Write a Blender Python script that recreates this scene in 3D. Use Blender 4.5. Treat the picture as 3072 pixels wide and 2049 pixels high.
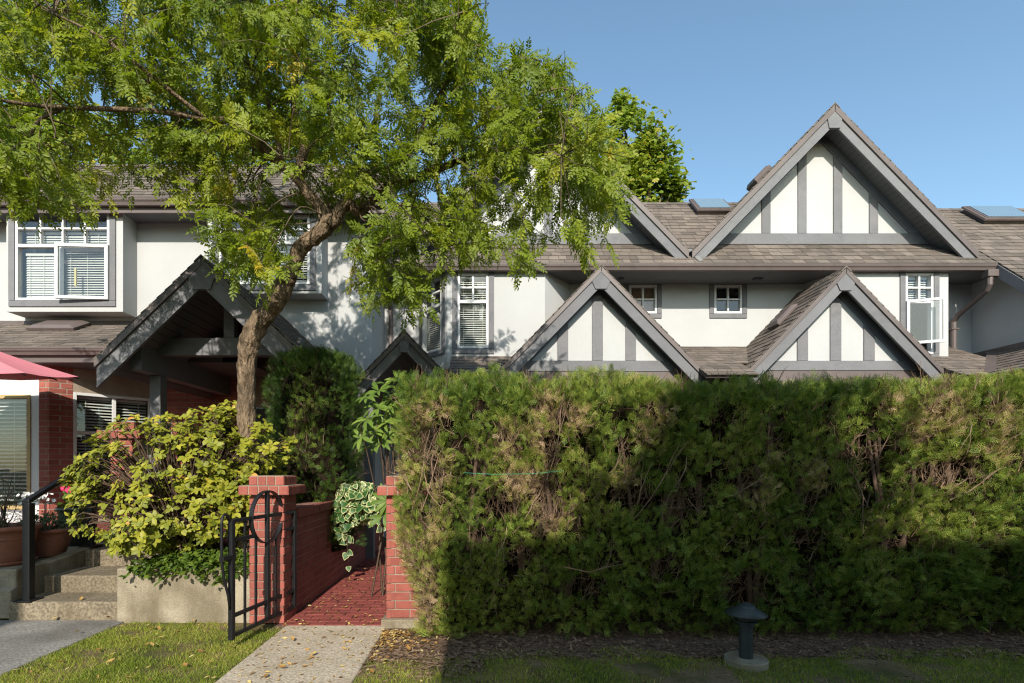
import bpy, math, random
import numpy as np
from mathutils import Vector, Matrix, noise as mnoise

random.seed(7); RNG = np.random.default_rng(11)
for _o in list(bpy.data.objects): bpy.data.objects.remove(_o)
SC = bpy.context.scene
COL = SC.collection

# ------------------------------------------------------------------ camera, sky, sun, exposure
F = 1550.0          # focal length in photograph pixels
VX, VY, CAMZ = 1450.0, 1405.0, 1.4
cam = bpy.data.cameras.new('camera'); camo = bpy.data.objects.new('camera', cam); COL.objects.link(camo)
camo.location = (0, 0, CAMZ); camo.rotation_euler = (math.radians(90), 0, 0)
cam.sensor_width = 36; cam.lens = F * 36 / 3072
cam.shift_x = (1536 - VX) / 3072; cam.shift_y = (VY - 1024.5) / 3072
cam.clip_start = 0.05; cam.clip_end = 3000
SC.camera = camo

SUN_EL, SUN_AZ = 30.1, 0.0          # the sun stands behind the camera
world = bpy.data.worlds.new('World'); SC.world = world; world.use_nodes = True
wn = world.node_tree; wn.nodes.clear()
sky = wn.nodes.new('ShaderNodeTexSky'); sky.sky_type = 'NISHITA'; sky.sun_disc = False
sky.sun_elevation = math.radians(SUN_EL); sky.sun_rotation = math.radians(180 + SUN_AZ)
sky.air_density = 1.0; sky.dust_density = 1.0; sky.ozone_density = 0.8; sky.altitude = 50
bg = wn.nodes.new('ShaderNodeBackground'); bg.inputs['Strength'].default_value = 0.15
wo = wn.nodes.new('ShaderNodeOutputWorld')
wb = wn.nodes.new('ShaderNodeMix'); wb.data_type = 'RGBA'; wb.blend_type = 'MULTIPLY'; wb.inputs[0].default_value = 1.0; wb.inputs[7].default_value = (.89, 1.02, .98, 1)   # the photograph's cool white balance
wn.links.new(sky.outputs[0], wb.inputs[6]); wn.links.new(wb.outputs[2], bg.inputs[0]); wn.links.new(bg.outputs[0], wo.inputs[0])
sun = bpy.data.lights.new('sun', 'SUN'); suno = bpy.data.objects.new('sun', sun); COL.objects.link(suno)
sun.energy = 3.9; sun.angle = math.radians(0.5); sun.color = (1.0, 0.93, 0.83)
suno.rotation_euler = (math.radians(90 - SUN_EL), 0, math.radians(SUN_AZ)); suno.location = (0, -30, 20)
SC.view_settings.view_transform = 'Standard'; SC.view_settings.look = 'None'
SC.view_settings.gamma = 1.0; SC.view_settings.exposure = 0.70; SC.view_settings.use_curve_mapping = False
SC.cycles.max_bounces = 7; SC.cycles.transparent_max_bounces = 10; SC.cycles.diffuse_bounces = 2
SC.cycles.glossy_bounces = 3; SC.cycles.caustics_reflective = False; SC.cycles.caustics_refractive = False
SC.cycles.use_denoising = True; SC.cycles.denoiser = 'OPENIMAGEDENOISE'; SC.cycles.denoising_input_passes = 'RGB_ALBEDO_NORMAL'; SC.cycles.denoising_prefilter = 'NONE'
SC.cycles.use_adaptive_sampling = False
SC.cycles.filter_width = 1.2; SC.cycles.sample_clamp_indirect = 6

def P(px, py, Y):                   # photograph pixel + depth -> world
    return Vector(((px - VX) * Y / F, Y, CAMZ + (VY - py) * Y / F))
def X(px, Y): return (px - VX) * Y / F
def Z(py, Y): return CAMZ + (VY - py) * Y / F

# ------------------------------------------------------------------ materials
MATS = {}
def ramp(nt, fac, stops):
    r = nt.nodes.new('ShaderNodeValToRGB'); e = r.color_ramp.elements
    while len(e) > 1: e.remove(e[-1])
    e[0].position = stops[0][0]; e[0].color = (*stops[0][1], 1)
    for p, c in stops[1:]:
        n = e.new(p); n.color = (*c, 1)
    nt.links.new(fac, r.inputs[0]); return r.outputs[0]
def math_node(nt, op, a, b=None, clamp=False):
    m = nt.nodes.new('ShaderNodeMath'); m.operation = op; m.use_clamp = clamp
    for i, v in enumerate((a, b)):
        if v is None: continue
        if isinstance(v, (int, float)): m.inputs[i].default_value = v
        else: nt.links.new(v, m.inputs[i])
    return m.outputs[0]
def mixc(nt, fac, a, b, mode='MIX'):
    m = nt.nodes.new('ShaderNodeMix'); m.data_type = 'RGBA'; m.blend_type = mode
    for idx, v in ((0, fac), (6, a), (7, b)):
        if isinstance(v, (int, float)): m.inputs[idx].default_value = v
        elif isinstance(v, tuple): m.inputs[idx].default_value = (*v, 1) if len(v) == 3 else v
        else: nt.links.new(v, m.inputs[idx])
    return m.outputs[2]
def noise(nt, scale, detail=4, rough=.55, vec=None, stretch=None):
    t = nt.nodes.new('ShaderNodeTexNoise'); t.inputs['Scale'].default_value = scale
    t.inputs['Detail'].default_value = detail; t.inputs['Roughness'].default_value = rough
    g = vec
    if g is None:
        g = nt.nodes.new('ShaderNodeNewGeometry').outputs['Position']
    if stretch:
        mp = nt.nodes.new('ShaderNodeMapping'); mp.inputs['Scale'].default_value = stretch
        nt.links.new(g, mp.inputs[0]); g = mp.outputs[0]
    nt.links.new(g, t.inputs['Vector']); return t.outputs['Fac']
def new_mat(name):
    m = bpy.data.materials.new(name); m.use_nodes = True; nt = m.node_tree; nt.nodes.clear()
    out = nt.nodes.new('ShaderNodeOutputMaterial'); b = nt.nodes.new('ShaderNodeBsdfPrincipled')
    nt.links.new(b.outputs[0], out.inputs[0]); MATS[name] = m
    return m, nt, b, out
def bump(nt, b, h, strength, dist=.01):
    n = nt.nodes.new('ShaderNodeBump'); n.inputs['Strength'].default_value = strength; n.inputs['Distance'].default_value = dist
    nt.links.new(h, n.inputs['Height']); nt.links.new(n.outputs[0], b.inputs['Normal'])
def surf(name, dark, light, rough=.8, scale=3., fine=0., fscale=120., bscale=None, bstr=.25, bdist=.004, stretch=None, spec=.3, metal=0., stain=None, stain_col=None, stain_stretch=None, rand=0., contrast=(.3,.7)):
    m, nt, b, out = new_mat(name)
    c = ramp(nt, noise(nt, scale, stretch=stretch), [(contrast[0], dark), (contrast[1], light)])
    if fine:
        f = noise(nt, fscale, 2, stretch=stretch)
        c = mixc(nt, fine, c, ramp(nt, f, [(.35, (.15,.15,.15)), (.65, (1,1,1))]), 'MULTIPLY')
    if stain:
        s = ramp(nt, noise(nt, stain, 5, .65, stretch=stain_stretch), [(.52, (0,0,0)), (.72, (1,1,1))])
        c = mixc(nt, s, c, mixc(nt, .75, c, stain_col))
    if rand:
        oi = nt.nodes.new('ShaderNodeObjectInfo').outputs['Random']
        gi = nt.nodes.new('ShaderNodeNewGeometry').outputs['Random Per Island']
        r = math_node(nt, 'FRACT', math_node(nt, 'ADD', oi, gi))
        v = math_node(nt, 'ADD', math_node(nt, 'MULTIPLY', r, 2*rand), 1 - rand)
        cc = nt.nodes.new('ShaderNodeCombineColor')
        for i in range(3): nt.links.new(v, cc.inputs[i])
        c = mixc(nt, 1., c, cc.outputs[0], 'MULTIPLY')
    nt.links.new(c, b.inputs['Base Color'])
    b.inputs['Roughness'].default_value = rough; b.inputs['Specular IOR Level'].default_value = spec; b.inputs['Metallic'].default_value = metal
    if bscale: bump(nt, b, noise(nt, bscale, 3, stretch=stretch), bstr, bdist)
    return m
surf('stucco', (.428,.432,.425), (.462,.466,.460), .9, 1.2, .09, 120, 90, .35, .004, spec=.2, stain=1.3, stain_col=(.405,.402,.385), stain_stretch=(1,1,.35))
surf('trim', (.152,.152,.158), (.185,.184,.190), .75, 2.5, .14, 60, 60, .3, .003, stretch=(.6,.6,1), spec=.25, stain=4, stain_col=(0.119,0.122,0.130), rand=.05)
surf('soffit', (0.122,0.128,0.133), (0.144,0.150,0.155), .8, 2., .05, 50)
surf('brown_metal', (0.106,0.083,0.077), (0.133,0.104,0.096), .5, 1.5, .08, 40, spec=.4, stain=5, stain_col=(0.081,0.063,0.059))
surf('cap_brown', (.105,.085,.078), (.14,.115,.106), .5, 2, .1, 40, spec=.4)
surf('roof_deck', (.06,.048,.042), (.08,.065,.055), .95, 6)
surf('shingle', (0.136,0.113,0.094), (0.204,0.170,0.144), .95, 1.1, .35, 240, 200, .5, .003, spec=.15, rand=.28, stain=2.2, stain_col=(0.098,0.086,0.072))
surf('white_frame', (0.577,0.577,0.569), (0.624,0.624,0.616), .45, 2, .03, 40, spec=.4)
surf('blind', (0.480,0.472,0.440), (0.528,0.520,0.488), .6, 2, 0)
surf('room', (.030,.028,.026), (.05,.046,.042), .9, 1.2, 0)
surf('brick', (0.290,0.084,0.064), (0.361,0.116,0.087), .85, 9., .25, 200, 120, .5, .004, spec=.2, rand=.16, stain=6, stain_col=(0.210,0.063,0.052))
surf('mortar', (0.286,0.227,0.172), (0.361,0.294,0.227), .95, 8., .25, 150, 120, .4, .004, spec=.1)
surf('paver', (0.203,0.047,0.039), (0.275,0.072,0.058), .8, 7., .25, 160, 100, .5, .004, spec=.25, rand=.16, stain=5, stain_col=(0.117,0.036,0.032))
surf('brick_wash', (.255,.115,.085), (.31,.15,.112), .9, 8., .2, 150)
surf('wall_brick', (0.223,0.063,0.049), (0.271,0.084,0.067), .85, 9., .2, 200, 120, .5, .004, spec=.2, rand=.10, stain=3, stain_col=(0.162,0.057,0.048))
surf('step_agg', (0.204,0.166,0.111), (0.297,0.242,0.170), .92, 3., .6, 50, 60, .9, .006, spec=.15, stain=2.5, stain_col=(0.128,0.098,0.060))
surf('paver_joint', (.10,.05,.04), (.16,.09,.07), .95, 10, .3, 150)
surf('concrete', (.205,.172,.118), (.385,.330,.242), .92, 2.4, .30, 75, 70, .8, .006, spec=.15, stain=3.2, stain_col=(.12,.096,.058), stain_stretch=(1.3,1.3,.40), contrast=(.38,.62))
surf('aggregate', (0.442,0.363,0.262), (0.552,0.465,0.354), .92, 2.5, .45, 52, 60, .9, .006, spec=.15, stain=2.6, stain_col=(0.331,0.267,0.175), contrast=(.36,.64))
surf('old_path', (.165,.152,.134), (.300,.280,.250), .95, 1.6, .50, 48, 60, .8, .006, spec=.15, stain=1.5, stain_col=(.13,.118,.10), contrast=(.36,.64))
surf('black_iron', (.007,.007,.008), (.012,.012,.013), .5, 30, 0, bscale=90, bstr=.15, bdist=.002, spec=.3)
surf('lamp_paint', (0.024,0.031,0.031), (0.034,0.042,0.041), .5, 8, .15, 60, spec=.4, stain=9, stain_col=(0.021,0.024,0.023))
surf('terracotta', (0.240,0.092,0.056), (0.304,0.124,0.080), .75, 5, .2, 90, 60, .3, .003, spec=.3, stain=5, stain_col=(0.176,0.104,0.080))
surf('dark_glaze', (.020,.022,.018), (.04,.042,.035), .3, 5, .1, 60, spec=.5)
surf('potting_soil', (.02,.014,.01), (.05,.035,.025), 1., 30, .4, 90)
surf('bark', (0.090,0.062,0.039), (0.359,0.261,0.172), .95, 13, .45, 55, 26, 1., .05, stretch=(1.6,1.6,.45), spec=.12, stain=3, stain_col=(0.062,0.051,0.035))
surf('twig', (0.080,0.058,0.038), (0.160,0.120,0.080), .9, 20, .2, 80, spec=.15)
surf('dead_twig', (0.123,0.081,0.052), (0.314,0.214,0.142), .9, 9, 0, spec=.1, rand=.3)
surf('hedge_shade', (.008,.006,.004), (.032,.022,.014), 1., 14, .4, 60, spec=.05)  # near-black, so the shade of deep hollows is put into the colour
surf('shrub_wood', (.07,.045,.03), (.14,.09,.06), .9, 20, .2, 80)
surf('umbrella_cloth', (0.612,0.204,0.238), (0.646,0.221,0.255), .85, 4, .05, 200, spec=.2)
surf('flashing', (0.288,0.280,0.264), (0.368,0.352,0.336), .45, 4, .1, 40, metal=.5, spec=.5)
surf('chip', (.10,.062,.04), (.26,.175,.115), .95, 25, .2, 80, rand=.35, spec=.1)
surf('string', (.05,.36,.22), (.06,.42,.27), .6, 9)
surf('brass', (.42,.33,.13), (.5,.4,.17), .4, 9, metal=.7)
surf('wood_frame', (.42,.30,.13), (.50,.37,.17), .6, 6, .1, 60)
surf('curtain_brown', (.17,.10,.06), (.24,.15,.09), .9, 2)
surf('dark_door', (.03,.033,.036), (.045,.05,.052), .6, 3)
surf('petal_pink', (.62,.03,.10), (.75,.05,.16), .7, 40, rand=.2)
surf('petal_white', (.7,.68,.64), (.8,.78,.74), .7, 40)
# ground: lawn soil with patches
m, nt, b, out = new_mat('lawn_soil')
c = ramp(nt, noise(nt, 2.2, 5, .6), [(.34, (.085,.090,.028)), (.48, (.15,.125,.052)), (.60, (.25,.17,.10))])
c = mixc(nt, .4, c, ramp(nt, noise(nt, 90, 2), [(.3, (.2,.2,.2)), (.7, (1,1,1))]), 'MULTIPLY')
nt.links.new(c, b.inputs['Base Color']); b.inputs['Roughness'].default_value = 1; b.inputs['Specular IOR Level'].default_value = .1
bump(nt, b, noise(nt, 60, 4), .8, .02)
m, nt, b, out = new_mat('mulch_soil')
c = ramp(nt, noise(nt, 45, 4, .7), [(.3, (.045,.028,.018)), (.5, (.13,.085,.055)), (.7, (.27,.18,.115))])
nt.links.new(c, b.inputs['Base Color']); b.inputs['Roughness'].default_value = 1; b.inputs['Specular IOR Level'].default_value = .1
bump(nt, b, noise(nt, 70, 4), 1., .02)
# glass
m, nt, b, out = new_mat('glass'); nt.nodes.remove(b)
tr = nt.nodes.new('ShaderNodeBsdfTransparent'); tr.inputs[0].default_value = (.90,.93,.92,1)
gl = nt.nodes.new('ShaderNodeBsdfGlossy'); gl.inputs['Roughness'].default_value = .0; gl.inputs[0].default_value = (1,1,1,1)
fr = nt.nodes.new('ShaderNodeFresnel'); fr.inputs[0].default_value = 1.5
bn = nt.nodes.new('ShaderNodeBump'); bn.inputs['Strength'].default_value = .06; bn.inputs['Distance'].default_value = .02
nt.links.new(noise(nt, 2.5, 2), bn.inputs['Height']); nt.links.new(bn.outputs[0], gl.inputs['Normal'])
mx = nt.nodes.new('ShaderNodeMixShader')
bf = nt.nodes.new('ShaderNodeNewGeometry').outputs['Backfacing']
nt.links.new(math_node(nt, 'MULTIPLY', math_node(nt, 'MULTIPLY', fr.outputs[0], 1.9), math_node(nt, 'SUBTRACT', 1., bf), True), mx.inputs[0]); nt.links.new(tr.outputs[0], mx.inputs[1]); nt.links.new(gl.outputs[0], mx.inputs[2]); nt.links.new(mx.outputs[0], out.inputs[0])
# foliage: colour from a per-leaf attribute "tint" 0..1
def leafmat(name, stops, trans=.42, rough=.5, spec=.35, tcol=1.5, rand=.12):
    m, nt, b, out = new_mat(name)
    at = nt.nodes.new('ShaderNodeAttribute'); at.attribute_name = 'tint'
    isl = nt.nodes.new('ShaderNodeNewGeometry').outputs['Random Per Island']
    oi = nt.nodes.new('ShaderNodeObjectInfo').outputs['Random']
    f = math_node(nt, 'ADD', at.outputs['Fac'], math_node(nt, 'MULTIPLY', math_node(nt, 'SUBTRACT', math_node(nt, 'FRACT', math_node(nt, 'ADD', isl, oi)), .5), rand), True)
    c = ramp(nt, f, stops)
    nt.links.new(c, b.inputs['Base Color']); b.inputs['Roughness'].default_value = rough; b.inputs['Specular IOR Level'].default_value = spec
    t = nt.nodes.new('ShaderNodeBsdfTranslucent'); nt.links.new(mixc(nt, 1., c, (tcol, tcol*.98, tcol*.55), 'MULTIPLY'), t.inputs[0])
    mx = nt.nodes.new('ShaderNodeMixShader'); mx.inputs[0].default_value = trans
    nt.links.new(b.outputs[0], mx.inputs[1]); nt.links.new(t.outputs[0], mx.inputs[2]); nt.links.new(mx.outputs[0], out.inputs[0])
    return m
leafmat('tree_leaf', [(0,(0.084,0.137,0.008)), (.45,(0.200,0.252,0.015)), (.75,(0.341,0.347,0.025)), (.93,(0.441,0.357,0.032)), (1,(0.651,0.378,0.053))])
leafmat('far_leaf', [(0,(.07,.125,.012)), (.5,(.17,.25,.022)), (.85,(.33,.34,.04)), (1,(.46,.36,.08))], rand=.25)
leafmat('hedge_leaf', [(0,(.028,.060,.012)), (.33,(.092,.150,.022)), (.58,(.250,.300,.046)), (.76,(.380,.300,.115)), (.88,(.42,.28,.165)), (1,(.58,.42,.27))], trans=.22, rand=.26, spec=.2)
leafmat('azalea_leaf', [(0,(0.104,0.131,0.013)), (.4,(0.248,0.257,0.023)), (.72,(0.378,0.347,0.038)), (.9,(0.522,0.378,0.050)), (1,(0.558,0.270,0.063))], trans=.25, rand=.3, spec=.3)
leafmat('rhodo_leaf', [(0,(0.061,0.116,0.018)), (.6,(0.132,0.204,0.033)), (1,(0.209,0.275,0.050))], trans=.25, rand=.25, spec=.25)
leafmat('ivy_leaf', [(0,(.025,.085,.022)), (.45,(.06,.14,.03)), (.62,(.42,.44,.20)), (1,(.66,.62,.36))], trans=.2, rand=.08, spec=.4)
leafmat('cover_leaf', [(0,(.03,.06,.008)), (.5,(.075,.125,.014)), (1,(.17,.22,.025))], trans=.25, rand=.4, spec=.25)
leafmat('pot_leaf', [(0,(.02,.05,.015)), (.5,(.045,.09,.025)), (1,(.12,.12,.05))], trans=.2, rand=.4)
leafmat('grass_blade', [(0,(0.130,0.195,0.023)), (.5,(0.267,0.319,0.042)), (.8,(0.442,0.403,0.091)), (1,(0.624,0.494,0.221))], trans=.4, rand=.35, spec=.2)
leafmat('fallen', [(0,(0.180,0.090,0.032)), (.4,(0.378,0.207,0.063)), (.75,(0.522,0.378,0.126)), (1,(0.558,0.468,0.198))], trans=.15, rand=.5, spec=.2)
# ------------------------------------------------------------------ mesh helpers
class MB:
    """collects polygons; build() links them as one mesh object"""
    def __init__(s): s.v = []; s.f = []
    def poly(s, pts):
        n = len(s.v); s.v += [tuple(p) for p in pts]; s.f.append(tuple(range(n, n + len(pts))))
    def hexa(s, c):                      # 8 corners: bottom ring 0-3, top ring 4-7
        n = len(s.v); s.v += [tuple(p) for p in c]
        for q in ((0,3,2,1), (4,5,6,7), (0,1,5,4), (1,2,6,5), (2,3,7,6), (3,0,4,7)): s.f.append(tuple(n + i for i in q))
    def box(s, x0, x1, y0, y1, z0, z1):
        s.hexa([(x0,y0,z0),(x1,y0,z0),(x1,y1,z0),(x0,y1,z0),(x0,y0,z1),(x1,y0,z1),(x1,y1,z1),(x0,y1,z1)])
    def obox(s, O, u, n, a0, a1, d0, d1, z0, z1):   # oriented box: a along u, d along n, z up
        O, u, n = Vector(O), Vector(u), Vector(n)
        c = []
        for z in (z0, z1):
            for a, d in ((a0,d0),(a1,d0),(a1,d1),(a0,d1)): c.append(O + u*a + n*d + Vector((0,0,z)))
        s.hexa(c)
    def prism(s, pts, vec):              # extrude a planar polygon along vec
        pts = [Vector(p) for p in pts]; vec = Vector(vec); k = len(pts); n = len(s.v)
        s.v += [tuple(p) for p in pts] + [tuple(p + vec) for p in pts]
        s.f.append(tuple(range(n, n+k))); s.f.append(tuple(range(n+2*k-1, n+k-1, -1)))
        for i in range(k):
            j = (i+1) % k; s.f.append((n+i, n+k+i, n+k+j, n+j))
    def tube(s, pts, radii, sides=8, cap=True, wob=0.):
        pts = [Vector(p) for p in pts]
        if isinstance(radii, (int, float)): radii = [radii]*len(pts)
        n0 = len(s.v); up = Vector((0,0,1)); prev = None
        for i, p in enumerate(pts):
            t = (pts[min(i+1, len(pts)-1)] - pts[max(i-1, 0)]).normalized()
            if prev is None:
                a = t.cross(up if abs(t.z) < .9 else Vector((1,0,0))).normalized()
            else:
                a = (prev - t*prev.dot(t)).normalized()
            prev = a; bb = t.cross(a)
            for k in range(sides):
                th = 2*math.pi*k/sides; r = radii[i]
                if wob: r *= 1 + wob*mnoise.noise(Vector((math.cos(th)*2.2, math.sin(th)*2.2, i*.33)))
                s.v.append(tuple(p + (a*math.cos(th) + bb*math.sin(th))*r))
        for i in range(len(pts)-1):
            for k in range(sides):
                a0 = n0+i*sides+k; a1 = n0+i*sides+(k+1) % sides
                s.f.append((a0, a1, a1+sides, a0+sides))
        if cap:
            s.f.append(tuple(n0+k for k in range(sides-1, -1, -1))); e = n0+(len(pts)-1)*sides
            s.f.append(tuple(e+k for k in range(sides)))
    def lathe(s, cx, cy, prof, sides=32):
        n0 = len(s.v)
        for r, z in prof:
            for k in range(sides):
                th = 2*math.pi*k/sides; s.v.append((cx+r*math.cos(th), cy+r*math.sin(th), z))
        for i in range(len(prof)-1):
            for k in range(sides):
                a = n0+i*sides+k; c = n0+i*sides+(k+1) % sides
                s.f.append((a, c, c+sides, a+sides))
    def mesh(s, name):
        me = bpy.data.meshes.new(name); me.from_pydata(s.v, [], s.f); me.update(); return me
    def build(s, name, mat, parent=None, smooth=False, bevel=0., shift=None):
        me = s.mesh(name); me.materials.append(MATS[mat])
        if smooth: me.polygons.foreach_set('use_smooth', [True]*len(me.polygons))
        o = link(name, me, parent)
        if bevel:
            m = o.modifiers.new('bevel', 'BEVEL'); m.width = bevel; m.segments = 2; m.limit_method = 'ANGLE'; m.angle_limit = math.radians(35)
        return o
def link(name, data, parent=None):
    o = bpy.data.objects.new(name, data); COL.objects.link(o)
    if parent is not None: o.parent = parent; o.matrix_parent_inverse = parent_inv(parent)
    return o
def parent_inv(p): return WORLD[p.name].inverted() if p.name in WORLD else Matrix()
WORLD = {}
def empty(name, loc=(0,0,0)):
    o = bpy.data.objects.new(name, None); COL.objects.link(o); o.location = loc; o.empty_display_size = .2
    WORLD[o.name] = Matrix.Translation(Vector(loc)); return o
def tag(o, label=None, cat=None, group=None, kind=None):
    if label: o['label'] = label
    if cat: o['category'] = cat
    if group: o['group'] = group
    if kind: o['kind'] = kind
    return o
def thing(name, label, cat, loc=(0,0,0), group=None): return tag(empty(name, loc), label, cat, group)

def fast_mesh(name, verts, faces4=None, faces3=None, tint=None, mat=None, smooth=False):
    me = bpy.data.meshes.new(name); nv = len(verts); me.vertices.add(nv)
    me.vertices.foreach_set('co', np.ascontiguousarray(verts, dtype=np.float32).ravel())
    parts = []; 
    n4 = 0 if faces4 is None else len(faces4); n3 = 0 if faces3 is None else len(faces3)
    loops = []
    if n4: loops.append(np.asarray(faces4).ravel())
    if n3: loops.append(np.asarray(faces3).ravel())
    lp = np.concatenate(loops).astype(np.int32)
    me.loops.add(len(lp)); me.loops.foreach_set('vertex_index', lp)
    me.polygons.add(n4+n3)
    st = np.concatenate([np.arange(n4)*4, n4*4+np.arange(n3)*3]).astype(np.int32)
    me.polygons.foreach_set('loop_start', st)
    try: me.polygons.foreach_set('loop_total', np.concatenate([np.full(n4,4), np.full(n3,3)]).astype(np.int32))
    except Exception: pass
    if smooth: me.polygons.foreach_set('use_smooth', np.ones(n4+n3, dtype=bool))
    me.update(calc_edges=True)
    if tint is not None:
        a = me.attributes.new('tint', 'FLOAT', 'POINT'); a.data.foreach_set('value', np.ascontiguousarray(tint, dtype=np.float32))
    if mat: me.materials.append(MATS[mat])
    return me
def scatter(name, tmpl, R, T, S, tint, mat, parent=None, smooth=False, tvar=None):
    """merge copies of a template (verts, quads, tris) with rotation R (m,3,3), place T (m,3), scale S (m,)"""
    tv, q, t = tmpl; m = len(T); k = len(tv)
    v = np.einsum('mij,kj->mki', R, tv) * S[:, None, None] + T[:, None, :]
    off = (np.arange(m)*k)[:, None, None]
    f4 = (np.asarray(q)[None] + off).reshape(-1, 4) if len(q) else None
    f3 = (np.asarray(t)[None] + off).reshape(-1, 3) if len(t) else None
    ti = np.repeat(tint, k)
    if tvar is not None: ti = ti + np.tile(tvar, m)
    me = fast_mesh(name, v.reshape(-1, 3), f4, f3, ti, mat, smooth)
    return link(name, me, parent)
def unit(v): return v / np.maximum(np.linalg.norm(v, axis=-1, keepdims=True), 1e-9)
def frames(y, up):                       # rotation whose local +Y is y, local +Z is near up
    y = unit(y); x = unit(np.cross(y, up)); z = np.cross(x, y)
    return np.stack([x, y, z], axis=-1)
def rot_about_y(R, ang):                 # roll each frame about its own y axis
    c, s = np.cos(ang), np.sin(ang); x, y, z = R[..., 0], R[..., 1], R[..., 2]
    return np.stack([x*c[:,None] + z*s[:,None], y, -x*s[:,None] + z*c[:,None]], axis=-1)
def nz(p, sc, seed=0.):
    return np.array([mnoise.noise(Vector((a*sc+seed, b*sc+seed*1.7, c*sc-seed))) for a, b, c in p])

def part(house, name, mat, fn, **kw):
    mb = MB(); fn(mb); return mb.build(name, mat, house, **kw)

# ------------------------------------------------------------------ walls, windows, roofs, bricks
def wall_face(mb, O, u, W, z0, z1, holes=(), depth=.14):
    """a wall sheet with window openings and reveals; O at a=0, u along, outward normal n = u x z turned to face"""
    O, u = Vector(O), Vector(u); n = Vector((u.y, -u.x, 0))
    xs = sorted({0, W, *[h[0] for h in holes], *[h[1] for h in holes]}); zs = sorted({z0, z1, *[h[2] for h in holes], *[h[3] for h in holes]})
    pt = lambda a, z, d=0: O + u*a + n*d + Vector((0,0,z))
    for i in range(len(xs)-1):
        for j in range(len(zs)-1):
            cx, cz = (xs[i]+xs[i+1])/2, (zs[j]+zs[j+1])/2
            if any(h[0] < cx < h[1] and h[2] < cz < h[3] for h in holes): continue
            mb.poly([pt(xs[i],zs[j]), pt(xs[i+1],zs[j]), pt(xs[i+1],zs[j+1]), pt(xs[i],zs[j+1])])
    for a0, a1, b0, b1 in holes:
        mb.poly([pt(a0,b0), pt(a0,b0,-depth), pt(a0,b1,-depth), pt(a0,b1)]); mb.poly([pt(a1,b0), pt(a1,b1), pt(a1,b1,-depth), pt(a1,b0,-depth)])
        mb.poly([pt(a0,b0), pt(a1,b0), pt(a1,b0,-depth), pt(a0,b0,-depth)]); mb.poly([pt(a0,b1), pt(a0,b1,-depth), pt(a1,b1,-depth), pt(a1,b1)])
    return n
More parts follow.
